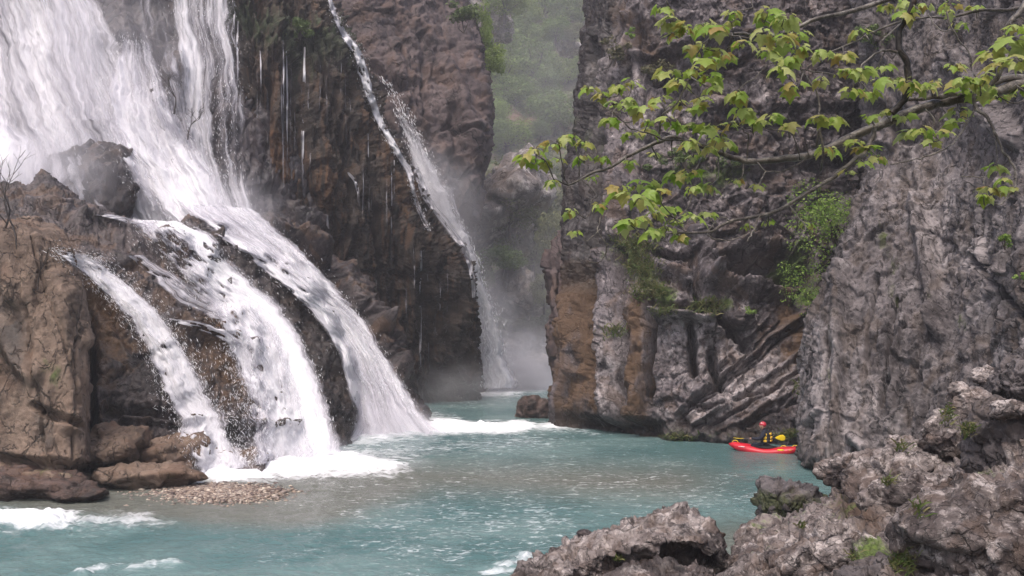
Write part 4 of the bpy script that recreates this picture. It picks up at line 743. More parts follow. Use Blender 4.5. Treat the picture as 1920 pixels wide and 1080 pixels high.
# ------------------------------------------------------------------ air: haze and drifting mist
def vol(name, dens, col=(.9, .88, .94), an=.3):
    b = NB(name); v = b.n('ShaderNodeVolumePrincipled'); v.inputs['Color'].default_value = (*col, 1); v.inputs['Density'].default_value = dens; v.inputs['Anisotropy'].default_value = an
    b.l(v.outputs[0], b.out.inputs[1]); return b.m
def boxm(name, lo, hi, mat, parent=None):
    v = np.array([[x, y, z] for x in (lo[0], hi[0]) for y in (lo[1], hi[1]) for z in (lo[2], hi[2])]); f = np.array([[0, 1, 3, 2], [4, 6, 7, 5], [0, 4, 5, 1], [2, 3, 7, 6], [0, 2, 6, 4], [1, 5, 7, 3]])
    return link(name, raw(v, f, name), parent, mat, False)
tag(boxm('haze', (-160, -40, -4.5), (170, 275, 110), vol('haze_air', .0012)), 'thin bluish haze filling the gorge', kind='stuff')
def puff(px, py, Y, w, h, d, dens, ang=0):
    import bmesh
    bm = bmesh.new(); bmesh.ops.create_icosphere(bm, subdivisions=2, radius=1.05); me = bpy.data.meshes.new('mist'); bm.to_mesh(me); bm.free()
    b = NB('mist_air'); co = b.n('ShaderNodeTexCoord').outputs['Object']; ln = b.n('ShaderNodeVectorMath', operation='LENGTH'); b.l(co, ln.inputs[0])
    r = b.ramp(ln.outputs['Value'], 1., .1); n = b.noise(co, 2.2, 3, .6); v = b.n('ShaderNodeVolumePrincipled'); v.inputs['Color'].default_value = (.93, .91, .97, 1); v.inputs['Anisotropy'].default_value = .2
    b.l(b.math('MULTIPLY', b.math('MULTIPLY', r, b.ramp(n, .3, .7, .25, 1.6)), dens), v.inputs['Density']); b.l(v.outputs[0], b.out.inputs[1])
    o = link('mist', me, None, b.m); s = Y / FPX; o.location = tuple(P(px, py, Y)); o.scale = (w * s / 2, d / 2, h * s / 2); o.rotation_euler = (0, math.radians(ang), 0)
    tag(o, 'pale mist drifting off the falling water', 'mist', kind='stuff')
for a in ((1010, 200, 98, 560, 900, 26, .011), (960, 690, 64, 300, 240, 12, .22), (955, 715, 63, 260, 130, 8, 1.0), (1000, 560, 74, 420, 520, 14, .04),
          (830, 730, 51, 360, 150, 7, .14), (730, 800, 35.6, 260, 130, 4, .5), (560, 860, 28.5, 380, 110, 3, .40), (400, 885, 26, 300, 90, 3, .22), (60, 330, 37, 420, 300, 5, .30), (150, 130, 40, 700, 640, 6, .07), (430, 400, 38.5, 260, 240, 5, .16), (820, 390, 55, 240, 380, 4, .30, -25), (910, 600, 60, 160, 320, 4, .30, -8)):
    puff(*a)
# ------------------------------------------------------------------ plants
def tube(path, r0, r1, n=6, wob=0, seed=0, sub=3):
    path = np.asarray(path, float); A = catmull(path, [sub] * (len(path) - 1)); m = len(A); rs = np.random.RandomState(seed)
    if wob: A[1:-1] += rs.normal(0, wob, (m - 2, 3))
    T = np.gradient(A, axis=0); T /= np.linalg.norm(T, axis=1, keepdims=True) + 1e-9
    up = np.tile([0.1, .95, .3], (m, 1)); a = np.cross(T, up); a /= np.linalg.norm(a, axis=1, keepdims=True) + 1e-9; b_ = np.cross(T, a)
    R = np.linspace(r0, r1, m) * (1 + rs.normal(0, .06, m)); th = np.arange(n) / n * 2 * math.pi
    V = A[:, None] + R[:, None, None] * (np.cos(th)[None, :, None] * a[:, None] + np.sin(th)[None, :, None] * b_[:, None]); V = V.reshape(-1, 3)
    i = np.arange(m * n).reshape(m, n); j = np.roll(i, -1, 1); F = np.stack([i[:-1], j[:-1], j[1:], i[1:]], -1).reshape(-1, 4)
    return V, F, A
def join(parts):
    V = []; F = []; o = 0
    for v, f in parts: V.append(v); F.append(f + o); o += len(v)
    return np.concatenate(V), np.concatenate(F)
def leafmat(name, cols, trans=.45, rough=.5):
    b = NB(name); g = b.n('ShaderNodeNewGeometry'); cr = b.n('ShaderNodeValToRGB'); b.l(g.outputs['Random Per Island'], cr.inputs[0]); e = cr.color_ramp.elements
    e[0].position = 0; e[0].color = (*cols[0], 1); e[1].position = 1; e[1].color = (*cols[-1], 1)
    for k, c in enumerate(cols[1:-1]): q = e.new((k + 1) / (len(cols) - 1)); q.color = (*c, 1)
    p = b.n('ShaderNodeBsdfPrincipled'); b.l(cr.outputs[0], p.inputs['Base Color']); p.inputs['Roughness'].default_value = rough; p.inputs['Specular IOR Level'].default_value = .3
    t = b.n('ShaderNodeBsdfTranslucent'); b.l(cr.outputs[0], t.inputs[0]); m = b.n('ShaderNodeMixShader'); m.inputs[0].default_value = trans
    b.l(p.outputs[0], m.inputs[1]); b.l(t.outputs[0], m.inputs[2]); b.l(m.outputs[0], b.out.inputs[0]); return b.m
def leafcloud(cen, rad, n, s, seed, flat=.5, out=True):
    """n small leaf blades scattered through clumps: cen (k,3), rad (k,3)"""
    rs = np.random.RandomState(seed); k = rs.randint(0, len(cen), n); d = rs.normal(size=(n, 3)); d /= np.linalg.norm(d, axis=1, keepdims=True)
    c = cen[k] + d * rad[k] * rs.uniform(.35, 1.05, (n, 1)) ** .7
    nr = d + rs.normal(0, .6, (n, 3)) + [0, 0, flat]; nr /= np.linalg.norm(nr, axis=1, keepdims=True)
    a = np.cross(nr, rs.normal(size=(n, 3))); a /= np.linalg.norm(a, axis=1, keepdims=True); b_ = np.cross(nr, a); L = s * rs.uniform(.6, 1.4, (n, 1)); w = L * rs.uniform(.4, .7, (n, 1))
    V = np.stack([c - a * L, c + b_ * w + nr * L * .15, c + a * L, c - b_ * w + nr * L * .15], 1).reshape(-1, 3); F = np.arange(n * 4).reshape(n, 4); return V, F
BARK = rock_mat('plane_bark', (.13, .105, .09), (.38, .33, .28), (.60, .55, .48), 9, (1, 1, 1), (0, 0, 0), (.5, .62), speck=.3, bdist=.004, rust=(.10, .09, .05))
DARKBARK = rock_mat('dark_bark', (.02, .015, .012), (.06, .045, .035), (.14, .11, .09), 9, (1, 1, 1), (0, 0, 0), (.55, .7), speck=.2, bdist=.004)

# plane tree reaching in from the right
NR = np.random.RandomState(7)
BR = [  # name, points (x, y), depth at both ends, radius in px at both ends, dark
    ([(2420, 260), (2250, 190), (2080, 152), (1960, 152), (1900, 162), (1830, 180), (1770, 190), (1735, 205), (1690, 222), (1640, 238), (1590, 262), (1530, 284), (1470, 298), (1410, 305), (1370, 292), (1320, 274), (1272, 262), (1229, 273), (1185, 290), (1140, 312), (1110, 328), (1065, 347)], 5.6, 5.4, 20, 2.4),
    ([(1700, 186), (1760, 183), (1820, 168), (1880, 150), (1960, 140), (2090, 120)], 5.5, 5.6, 6, 12),
    ([(1640, 240), (1637, 268), (1622, 290), (1602, 300), (1563, 330), (1520, 356), (1477, 385), (1429, 404), (1373, 414), (1330, 432), (1296, 438), (1248, 440), (1215, 432), (1190, 427)], 5.4, 4.9, 7.5, 2),
    ([(1722, -60), (1706, 10), (1691, 53), (1690, 91), (1701, 125), (1700, 160), (1694, 190), (1672, 212)], 5.2, 5.4, 9, 9),
    ([(1690, 98), (1665, 96), (1641, 99), (1620, 118), (1600, 137), (1560, 135), (1500, 130)], 5.3, 5.0, 4, 1.5),
    ([(1860, -80), (1740, -25), (1680, -5), (1602, 17), (1530, 38), (1480, 60), (1440, 70), (1380, 66), (1330, 68), (1285, 55), (1262, 25), (1250, 0)], 6, 5.2, 8, 1.6),
    ([(2060, 30), (1960, 10), (1886, 22), (1830, 24), (1780, 33), (1740, 28), (1700, 38), (1650, 80)], 6.2, 5.8, 7, 1.6),
    ([(2040, -90), (1940, -20), (1905, 22), (1882, 46), (1878, 85), (1868, 130), (1858, 160)], 5.0, 5.0, 9, 6),
    ([(1826, 176), (1832, 200), (1848, 221), (1866, 250), (1881, 274), (1896, 300), (1903, 325), (1905, 342), (1898, 362), (1880, 381), (1857, 380)], 5.2, 4.9, 5.5, 1.8),
    ([(1832, 196), (1819, 231), (1800, 258), (1780, 275), (1755, 290), (1732, 291), (1700, 302), (1670, 308)], 5.3, 5.0, 3, 1.3),
    ([(1772, 0), (1782, 40), (1800, 75), (1815, 100), (1825, 135), (1828, 160), (1838, 180)], 5.4, 5.3, 2.6, 2),
    ([(1740, 28), (1760, 55), (1790, 60), (1805, 55)], 5.6, 5.4, 2, 1.3),
    ([(1065, 347), (1056, 320), (1051, 272), (1044, 262)], 5.4, 5.2, 2, 1.3), ([(1065, 347), (1040, 330), (1020, 296), (1005, 290)], 5.4, 5.1, 2.2, 1.3),
    ([(1085, 338), (1090, 300), (1075, 262), (1080, 250)], 5.4, 5.3, 1.8, 1.2), ([(1090, 336), (1110, 350), (1120, 365), (1112, 378), (1105, 400), (1092, 404), (1078, 392)], 5.3, 5.0, 2, 1.2),
    ([(1128, 365), (1130, 388), (1126, 410), (1124, 433), (1134, 455), (1135, 481), (1125, 494), (1104, 492)], 5.2, 5.0, 2.2, 1.6), ([(1125, 430), (1112, 440), (1098, 447), (1086, 436), (1080, 432)], 5.1, 5.0, 1.6, 1.2),
    ([(1345, 285), (1300, 262), (1250, 258), (1210, 250), (1185, 236), (1160, 214), (1125, 195), (1120, 180)], 5.3, 5.1, 3, 1.2),
    ([(1236, 252), (1237, 224), (1262, 190), (1291, 144), (1300, 120), (1311, 96)], 5.2, 5.0, 3, 1.6), ([(1311, 96), (1330, 66), (1345, 60), (1400, 68), (1430, 60)], 5.0, 5.2, 1.8, 1.6),
    ([(1300, 66), (1285, 50), (1270, 35), (1255, 15), (1245, -5)], 5.2, 5.1, 1.8, 1.2),
    ([(1500, 130), (1470, 120), (1440, 120), (1410, 150)], 5.1, 5.0, 1.8, 1.2), ([(1530, 275), (1540, 240), (1538, 200), (1530, 165), (1500, 128)], 5.2, 5.1, 3.2, 2.2), ([(1538, 320), (1540, 290), (1536, 240)], 5.3, 5.2, 3, 3),
    ([(1400, 300), (1404, 260), (1385, 240), (1380, 215)], 5.3, 5.2, 2, 1.4), ([(1420, 305), (1440, 320), (1475, 318), (1510, 300), (1512, 270)], 5.4, 5.2, 2, 1.4), ([(1500, 300), (1480, 250), (1450, 240), (1400, 240)], 5.3, 5.1, 2, 1.2),
    ([(1480, 384), (1500, 400), (1510, 430), (1490, 440), (1460, 420)], 5.2, 5.0, 2, 1.2), ([(1425, 405), (1418, 430), (1405, 448), (1400, 452)], 5.1, 5.0, 2.4, 1.4), ([(1370, 414), (1352, 408), (1330, 440), (1360, 450), (1400, 440)], 5, 5, 1.6, 1.4),
    ([(1300, 438), (1280, 425), (1268, 412)], 5, 4.9, 1.8, 1.2), ([(1735, 205), (1748, 225), (1750, 240), (1745, 250)], 5.3, 5.2, 2.6, 1.8), ([(1866, 262), (1868, 300), (1852, 320), (1830, 335), (1802, 330)], 5.2, 5, 1.8, 1.2),
    ([(1905, 160), (1925, 175), (1915, 195), (1885, 188), (1870, 175)], 5.2, 5.1, 3, 1.5), ([(1510, 130), (1545, 105), (1590, 85), (1640, 62), (1690, 40)], 5.4, 5.7, 2, 2.6), ([(1402, -20), (1420, 20), (1440, 40), (1470, 66)], 5.3, 5.2, 1.6, 1.3)]
segpts = []; btubes = []
for k, (pts, Ya, Yb, ra, rb) in enumerate(BR):
    n = len(pts); Ys = np.linspace(Ya, Yb, n); W3 = np.array([P(x, y, Y) for (x, y), Y in zip(pts, Ys)])
    W3[1:-1] += NR.normal(0, .008, (n - 2, 3)) * [1, 3, 1]
    v, f, A = tube(W3, ra * .66 * Ya / FPX, rb * .8 * Yb / FPX, 7, .0025, k, 4); btubes.append((v, f)); segpts.append(A)
allpts = np.concatenate(segpts); apx, apy = proj(allpts)
TREE = tag(empty('plane_tree', (4.6, 5.6, 0)), 'plane tree leaning in from the right with bright young maple-like leaves', 'tree')
tv, tf, _ = tube([(5.2, 6.2, .6), (5.0, 6.0, 2), (4.9, 5.8, 3.4), (4.7, 5.6, 4.6), (4.75, 5.5, 5.8), (4.5, 5.4, 7.5), (4.4, 5.3, 9)], .24, .12, 14, .01, 3, 6)
link('trunk', raw(tv, tf), TREE, BARK)
names = ['branch'] * 4
link('branch', raw(*btubes[0]), TREE, BARK); link('branch', raw(*btubes[2]), TREE, BARK); link('branch', raw(*btubes[3]), TREE, DARKBARK); link('branch', raw(*join([btubes[k] for k in (1, 5, 6, 7)])), TREE, BARK)
# leaf outline
HL = [(.0, .0), (.14, -.10), (.34, -.10), (.52, .02), (.40, .10), (.46, .22), (.58, .34), (.70, .52), (.52, .50), (.38, .56), (.30, .62), (.26, .76), (.16, .84), (.10, .94), (.0, 1.08)]
LO = np.array(HL + [(-x, y) for x, y in HL[-2:0:-1]]); LI = LO * [.5, .5] + [0, .17]
def leaf(base, dirv, size, droop, roll, rs):
    d = dirv / np.linalg.norm(dirv); side = np.cross(d, [0, 0, 1]); side /= np.linalg.norm(side) + 1e-9; upv = np.cross(side, d)
    side2 = side * math.cos(roll) + upv * math.sin(roll); up2 = -side * math.sin(roll) + upv * math.cos(roll)
    Q = np.concatenate([[[0, .36]], LI, LO]); x, y = Q[:, 0] * rs.uniform(.85, 1.15), Q[:, 1]
    lob = .10 * np.abs(np.sin(np.arctan2(x, y + .15) * 2.4)); z = -droop * (y ** 2) * .55 - (.25 + droop * .5) * x ** 2 + .10 * np.abs(x) - lob * .5 + rs.normal(0, .012, len(x))
    return base + size * (x[:, None] * side2 + y[:, None] * d + z[:, None] * up2)
nL = len(LO); i1 = 1 + np.arange(nL); i2 = 1 + (np.arange(nL) + 1) % nL
LF = np.concatenate([np.stack([0 * i1, i1, i2], 1), np.stack([i1, i1 + nL, i2 + nL], 1), np.stack([i1, i2 + nL, i2], 1)])
CL = [(985, 290, 6, 1.0), (1003, 276, 4, .9), (1040, 265, 5, .95), (1065, 253, 5, .9), (1095, 262, 4, .8), (1020, 300, 4, .8), (1048, 296, 3, .6), (1092, 292, 4, .7), (1130, 292, 3, .6), (1035, 338, 4, .7), (1072, 392, 3, .7), (1122, 380, 2, .6), (1080, 432, 1, .5), (1110, 330, 2, .5),
      (1105, 160, 3, .9), (1128, 175, 4, .8), (1163, 158, 4, .8), (1185, 150, 3, .8), (1150, 192, 4, .8), (1178, 186, 4, .8), (1200, 200, 3, .9), (1145, 220, 4, .7), (1178, 246, 3, .6), (1215, 225, 3, .7),
      (1245, 12, 4, .9), (1262, 35, 4, .9), (1285, 48, 4, .9), (1318, 42, 5, 1.1), (1345, 45, 4, 1.0), (1300, 80, 4, 1.1), (1262, 62, 3, .8), (1320, 110, 4, 1.0), (1360, 100, 5, .9), (1390, 78, 4, 1.0), (1375, 20, 5, .7), (1372, 38, 3, .6), (1340, 90, 3, .8),
      (1440, 20, 5, 1.3), (1470, 30, 5, 1.2), (1430, 55, 4, 1.1), (1468, 70, 5, 1.2), (1495, 55, 4, 1.2), (1500, 85, 5, 1.0), (1540, 92, 4, .9), (1440, 92, 5, 1.0), (1480, 105, 5, .9), (1580, 100, 4, .9), (1465, 125, 3, .9), (1480, 160, 3, 1.1), (1540, 145, 2, .7), (1600, 130, 4, 1.0), (1620, 125, 3, .9),
      (1250, 130, 3, 1.0), (1270, 150, 3, 1.0), (1235, 180, 3, 1.0), (1300, 128, 3, .8), (1330, 140, 4, .8), (1275, 190, 4, .9), (1340, 160, 4, .9), (1318, 185, 4, .9), (1380, 170, 4, 1.0), (1395, 200, 4, 1.1), (1370, 230, 3, .9), (1300, 200, 3, .8),
      (1215, 240, 4, 1.0), (1255, 222, 4, .9), (1290, 232, 4, 1.1), (1330, 235, 4, 1.1), (1345, 255, 4, 1.0), (1295, 262, 3, .9), (1328, 275, 3, 1.0), (1360, 262, 3, .9), (1225, 285, 4, .6), (1180, 300, 4, .6), (1300, 290, 2, .8),
      (1160, 348, 4, 1.1), (1205, 340, 4, 1.3), (1198, 365, 4, 1.4), (1237, 355, 3, 1.1), (1265, 320, 5, 1.1), (1300, 320, 4, 1.0), (1255, 385, 3, 1.0), (1300, 350, 4, .9), (1325, 345, 3, .8), (1175, 410, 5, 1.0), (1200, 408, 4, .9), (1230, 398, 3, .8), (1262, 410, 4, .8), (1295, 400, 4, .9), (1330, 398, 3, .8), (1250, 425, 3, .8), (1275, 440, 2, .9), (1225, 430, 2, .8), (1400, 420, 1, .6), (1440, 412, 1, .6), (1490, 420, 2, .6), (1515, 415, 2, .6),
      (1380, 335, 4, .7), (1420, 345, 3, .6), (1410, 225, 3, .8), (1450, 215, 4, .9), (1480, 232, 3, .8), (1530, 218, 4, .8), (1565, 215, 3, .8), (1545, 275, 4, .9), (1560, 275, 3, .8), (1600, 262, 4, .9), (1622, 275, 5, .9), (1645, 290, 3, .8), (1620, 300, 3, .7), (1590, 320, 0, .8), (1635, 215, 4, .7), (1690, 215, 3, .8), (1660, 205, 3, .6),
      (1675, 145, 4, 1.0), (1660, 120, 3, .9), (1700, 150, 5, .9), (1720, 165, 4, .8), (1740, 155, 4, .8), (1755, 150, 3, .7), (1650, 150, 4, .9), (1600, 165, 3, .8), (1630, 170, 4, .8), (1580, 130, 3, .8),
      (1700, 20, 5, .9), (1690, 5, 4, .9), (1730, 5, 5, .8), (1660, 8, 4, .8), (1775, 18, 3, .7), (1800, 40, 3, .9), (1610, 55, 3, .8), (1780, 5, 3, .9), (1830, 10, 3, .9),
      (1700, 245, 5, 1.0), (1725, 240, 4, 1.0), (1745, 260, 3, .8), (1770, 245, 2, .7), (1790, 222, 3, .9), (1805, 145, 4, .9), (1820, 150, 4, .9), (1850, 140, 5, .9), (1812, 165, 4, 1.1), (1850, 165, 4, .9), (1790, 120, 3, .8), (1800, 205, 3, .9), (1885, 165, 3, .8), (1870, 180, 3, .7),
      (1860, 95, 4, 1.1), (1895, 70, 3, 1.4), (1880, 115, 5, 1.2), (1915, 110, 4, 1.1), (1905, 45, 3, 1.0), (1920, 160, 4, .9), (1865, 310, 5, .9), (1885, 335, 3, .8), (1860, 350, 4, .8), (1845, 362, 3, .7), (1895, 350, 3, .8), (1940, 60, 5, 1.3), (1950, 130, 5, 1.2), (1985, 180, 5, 1.1), (1980, 20, 5, 1.1)]
LV = []; twigs = [btubes[k] for k in range(len(BR)) if k not in (0, 1, 2, 3, 5, 6, 7)]; nl = 0
for k, (cx, cy, n, s) in enumerate(CL):
    d2 = (apx - cx) ** 2 + (apy - cy) ** 2; j = int(np.argmin(d2)); src = allpts[j]; Yc = src[1] - NR.uniform(-.15, .3); c = P(cx, cy + 6, Yc)
    if d2[j] > 60: m1 = (src + c) / 2 + NR.normal(0, .02, 3) - [0, 0, .02]; v, f, _ = tube([src, m1, c], .0042, .0028, 5, .001, k, 3); twigs.append((v, f))
    ph0 = NR.uniform(0, 6.28)
    n = int(n) + 4
    for q in range(int(n)):
        ph = ph0 + q * 6.283 / max(n, 1) + NR.uniform(-.5, .5); el = NR.uniform(-.55, .25); d = np.array([math.cos(ph), math.sin(ph) * .8, math.sin(el)])
        pet = NR.uniform(.02, .06) * s; b0 = c + d * pet + [0, 0, .015]; size = NR.choice([.045, .075, .105], p=[.3, .4, .3]) * s * NR.uniform(.52, .88)
        v, f, _ = tube([c, (c + b0) / 2 + [0, 0, .012], b0], .0018, .0014, 4, 0, 0, 2); twigs.append((v, f))
        d[2] -= NR.uniform(.1, .7); LV.append(leaf(b0, d, size, NR.uniform(.3, 1.1), NR.uniform(-.5, .5), NR)); nl += 1
link('twig', raw(*join(twigs)), TREE, BARK)['kind'] = 'stuff'
LV = np.array(LV); LFm = (LF[None] + np.arange(nl)[:, None, None] * LV.shape[1]).reshape(-1, 3)
link('foliage', raw(LV.reshape(-1, 3), LFm), TREE, leafmat('plane_leaf', [(.26, .33, .06), (.19, .31, .04), (.32, .40, .11), (.40, .42, .17), (.23, .35, .055), (.38, .33, .11), (.34, .42, .13), (.32, .22, .07)], .52, .42))

# generic bush, tuft, bare shrub, far tree
def bush(name, px, py, Y, w, h, n, s, mat, label, cat='shrub', seed=0, k=14, stems=5, dep=.6, group=None, rooted=None):
    rs = np.random.RandomState(seed); sc = Y / FPX; W_, H_ = w * sc / 2, h * sc / 2; c0 = P(px, py, Y)
    d = rs.normal(size=(k, 3)); d /= np.linalg.norm(d, axis=1, keepdims=True); cen = c0 + d * np.array([W_, W_ * dep, H_]) * rs.uniform(.2, .85, (k, 1)); rad = np.stack([rs.uniform(.22, .45, k)] * 3, 1) * min(W_, H_) * [1.1, .9, .8]
    root = np.array(P(*rooted)) if rooted else c0 - [0, 0, H_]
    e = tag(empty(name, tuple(root)), label, cat, group)
    ts = []
    for q in range(min(stems, k)):
        a = root; b_ = cen[q]; m_ = (a + b_) / 2 + rs.normal(0, .12, 3) * W_; v, f, _ = tube([a, m_, b_], max(.012, .05 * W_), .006, 5, 0, q); ts.append((v, f))
    link('stem', raw(*join(ts)), e, DARKBARK); v, f = leafcloud(cen, rad, n, s, seed); link('foliage', raw(v, f), e, mat, smooth=False); return e
def tuft(px, py, Y, w, h, n, mat, label, seed=0, cat='grass tuft', name='grass_tuft', group=None, hang=.6):
    n = int(n * .6)
    rs = np.random.RandomState(seed); x = px + rs.uniform(-1, 1, n) * w / 2; x = px + (x - px) * (.3 + .7 * rs.rand(n)) + 6 * (Y / 32) * rs.normal(0, 1, n); y = py + rs.normal(0, .6, n) * h / 2; z = zat(x, y); z = np.where(np.abs(z - Y) < 3.5, z, Y); B = P(x, y, z - .05)
    L = rs.uniform(.08, .36, (n, 1)) * (Y / 32) ** .8; d = np.stack([rs.normal(0, .5, n), -rs.uniform(.2, .8, n), rs.uniform(.2, 1, n)], 1); d /= np.linalg.norm(d, axis=1, keepdims=True)
    sd_ = np.cross(d, rs.normal(size=(n, 3))); sd_ /= np.linalg.norm(sd_, axis=1, keepdims=True); wd = .012 * (Y / 32) ** .7 * rs.uniform(.7, 1.8, (n, 1)); m1 = B + d * L * .6; t = m1 + (d - [0, 0, hang * 1.2]) * L * .5
    V = np.stack([B - sd_ * wd, B + sd_ * wd, m1 + sd_ * wd, m1 - sd_ * wd, t], 1).reshape(-1, 3); i = np.arange(n) * 5
    F = np.concatenate([np.stack([i, i + 1, i + 2], 1), np.stack([i, i + 2, i + 3], 1), np.stack([i + 3, i + 2, i + 4], 1)]); o = link(name, raw(V, F), None, mat, smooth=False); tag(o, label, cat, group, 'stuff'); return o
GREEN = leafmat('fresh_leaf', [(.10, .19, .03), (.17, .27, .045), (.24, .33, .07), (.08, .15, .03)], .35)
OLIVE = leafmat('olive_leaf', [(.05, .09, .02), (.085, .125, .035), (.12, .16, .05)], .25)
GRASS = leafmat('grass_blade', [(.07, .12, .025), (.12, .15, .045), (.22, .19, .09), (.09, .15, .035)], .3)
SCRUB = leafmat('dull_scrub', [(.07, .07, .035), (.10, .10, .05), (.14, .12, .07)], .2)
bush('sapling', 1545, 405, 30.8, 190, 190, 2400, .045, GREEN, 'pale green leafy sapling growing in the cleft where the two right-hand cliffs meet', 'sapling', 3, 26, 8, .7, None, (1590, 500, 31.6))
bush('shrub', 1520, 520, 31.0, 150, 150, 1300, .042, GREEN, 'sparse green shrub hanging below the sapling beside the cave', 'shrub', 4, 22, 7, .5, None, (1585, 470, 31.6))
bush('shrub', 1290, 300, 36.4, 230, 50, 1500, .06, OLIVE, 'low olive shrub on the ledge behind the plane branch', 'shrub', 5, 18, 3, .5)
bush('shrub', 1884, 449, 18.3, 34, 40, 520, .022, GREEN, 'small round green plant on the cliff below the hanging twig at the right edge', 'plant', 6, 8, 2, .6)
bush('shrub', 1915, 520, 18.0, 30, 30, 260, .022, GREEN, 'small green plant cut by the right edge of the picture', 'plant', 7, 6, 2, .6)
bush('shrub', 1640, 70, 30.0, 90, 60, 700, .045, OLIVE, 'dull green shrub high on the nearer cliff, seen between plane twigs', 'shrub', 8, 12, 3, .5)
bush('shrub', 1185, 62, 37, 30, 24, 220, .05, GREEN, 'small bright green plant near the top of the right-hand cliff', 'plant', 9, 5, 2, .5)
bush('shrub', 1150, 95, 37, 80, 60, 700, .06, SCRUB, 'dull grey-green scrub near the top of the right-hand cliff', 'shrub', 10, 10, 3, .5)
bush('shrub', 1410, 583, 34.0, 34, 26, 240, .04, GREEN, 'small green plant under the cave mouth', 'plant', 11, 5, 2, .5)
bush('shrub', 1225, 130, 37, 90, 60, 500, .06, SCRUB, 'brownish scrub patch on the right-hand cliff left of the dark twig', 'shrub', 12, 10, 3, .5)
bush('shrub', 560, 50, 46.5, 120, 50, 1500, .07, OLIVE, 'dark green moss and scrub on the brow of the brown tufa cliff', 'shrub', 13, 16, 3, .4)
bush('shrub', 870, 28, 62.5, 70, 70, 900, .12, OLIVE, 'dark green bush on the shoulder of the grey-brown cliff', 'shrub', 14, 12, 3, .6)
for (x, y, Y, w, h, n, hg, lab) in ((1200, 500, 35.6, 80, 40, 900, .5, 'bright grass tuft on the upper step beside the rusty streaks'), (1215, 545, 35.4, 80, 36, 900, .6, 'grass tuft draped over the step just below the upper one'), (1325, 576, 34.6, 76, 24, 700, .4, 'grass on the ledge above the pale grey face'),
                                 (1190, 460, 36, 110, 40, 900, .7, 'dry yellowish grass below the leaf clusters'), (1245, 585, 35, 60, 16, 300, .5, 'thin grass fringe along the ledge left of the pale grey face'), (1150, 622, 35.2, 50, 20, 260, .6, 'thin dry grass on the block between the rusty streaks'),
                                 (1505, 730, 33, 40, 20, 220, .5, 'moss and grass strip above the kayaker'), (1480, 815, 32, 60, 16, 260, .6, 'mossy grass at the waterline behind the kayaker'), (1270, 822, 32.8, 70, 14, 260, .6, 'mossy fringe at the waterline in the middle of the cliff foot')):
    tuft(x, y, Y, w, h, n, GRASS, lab, int(x), hang=hg)
for (x, y, Y, w, h, n, lab) in ((1693, 1058, 8.8, 70, 40, 420, 'leafy green weed clump at the bottom edge of the right bank'), (1600, 1045, 9.8, 24, 16, 90, 'small green weed between the front rocks'), (1500, 985, 12, 20, 12, 60, 'tiny green weed on the long pale slab'), (1720, 955, 10.8, 50, 24, 150, 'green weed in the crack above the shadowed grey block'), (1665, 905, 13, 24, 14, 80, 'little weed behind the humped slab'),
                                 (1775, 780, 13.2, 26, 30, 120, 'green plant beside the pale capped boulder'), (1815, 808, 12.6, 40, 24, 160, 'dark green moss and weed between the perched boulder and the upright block'), (1690, 840, 15, 30, 18, 70, 'thin weed at the foot of the right cliff'), (1160, 1048, 11.2, 16, 8, 40, 'tiny weed on the foreground boulder')):
    t_ = tuft(x, y, Y, w, h, n, GRASS, lab, int(x) + 1, 'weed', 'weed', hang=.4)
def bare(name, px, py, Y, hpx, label, seed, lean=.0, spread=.7, thick=1.):
    rs = random.Random(seed); ts = []; root = np.array(P(px, py, Y)); H_ = hpx * Y / FPX
    def grow(p, d, L, r, dep):
        pts = [p]; dd = d.copy()
        for _ in range(3): dd = dd + np.array([rs.uniform(-.25, .25), rs.uniform(-.2, .2), rs.uniform(-.1, .15)]); dd /= np.linalg.norm(dd); pts.append(pts[-1] + dd * L / 3)
        v, f, A = tube(pts, r, r * .6, 5, 0, 0, 2); ts.append((v, f))
        if dep == 0: return
        for q in range(rs.choice([2, 3, 3])):
            a = dd + np.array([rs.uniform(-spread, spread), rs.uniform(-spread, spread) * .7, rs.uniform(-.2, .4)]); a /= np.linalg.norm(a); grow(np.array(pts[rs.choice([2, 3, 3])]), a, L * rs.uniform(.55, .8), r * .6, dep - 1)
    grow(root, np.array([lean, 0, 1.]), H_ * .45, .035 * H_ * thick, 4)
    e = tag(empty(name, tuple(root)), label, 'bare shrub'); link('branch', raw(*join(ts)), e, DARKBARK); return e
bare('bare_tree', 36, 500, 24.0, 180, 'leafless little tree on top of the tan rock tower', 3, -.05, .8, .42)
bare('bare_tree', -6, 470, 24.2, 180, 'leafless twigs at the very left edge above the tan rock tower', 5, .15, .7, .4)
bare('bare_bush', 70, 545, 23.6, 90, 'tangle of bare brown twigs low on the tan rock tower', 8, .1, .9, .5)
bare('bare_shrub', 326, 214, 38.2, 70, 'leafless shrub clinging to the rock rib in the great fall', 11, .2, .9, .7)
bare('bare_shrub', 352, 262, 37.6, 66, 'thin leafless shrub in the spray just below the other one', 14, .2, 1.0, .6)

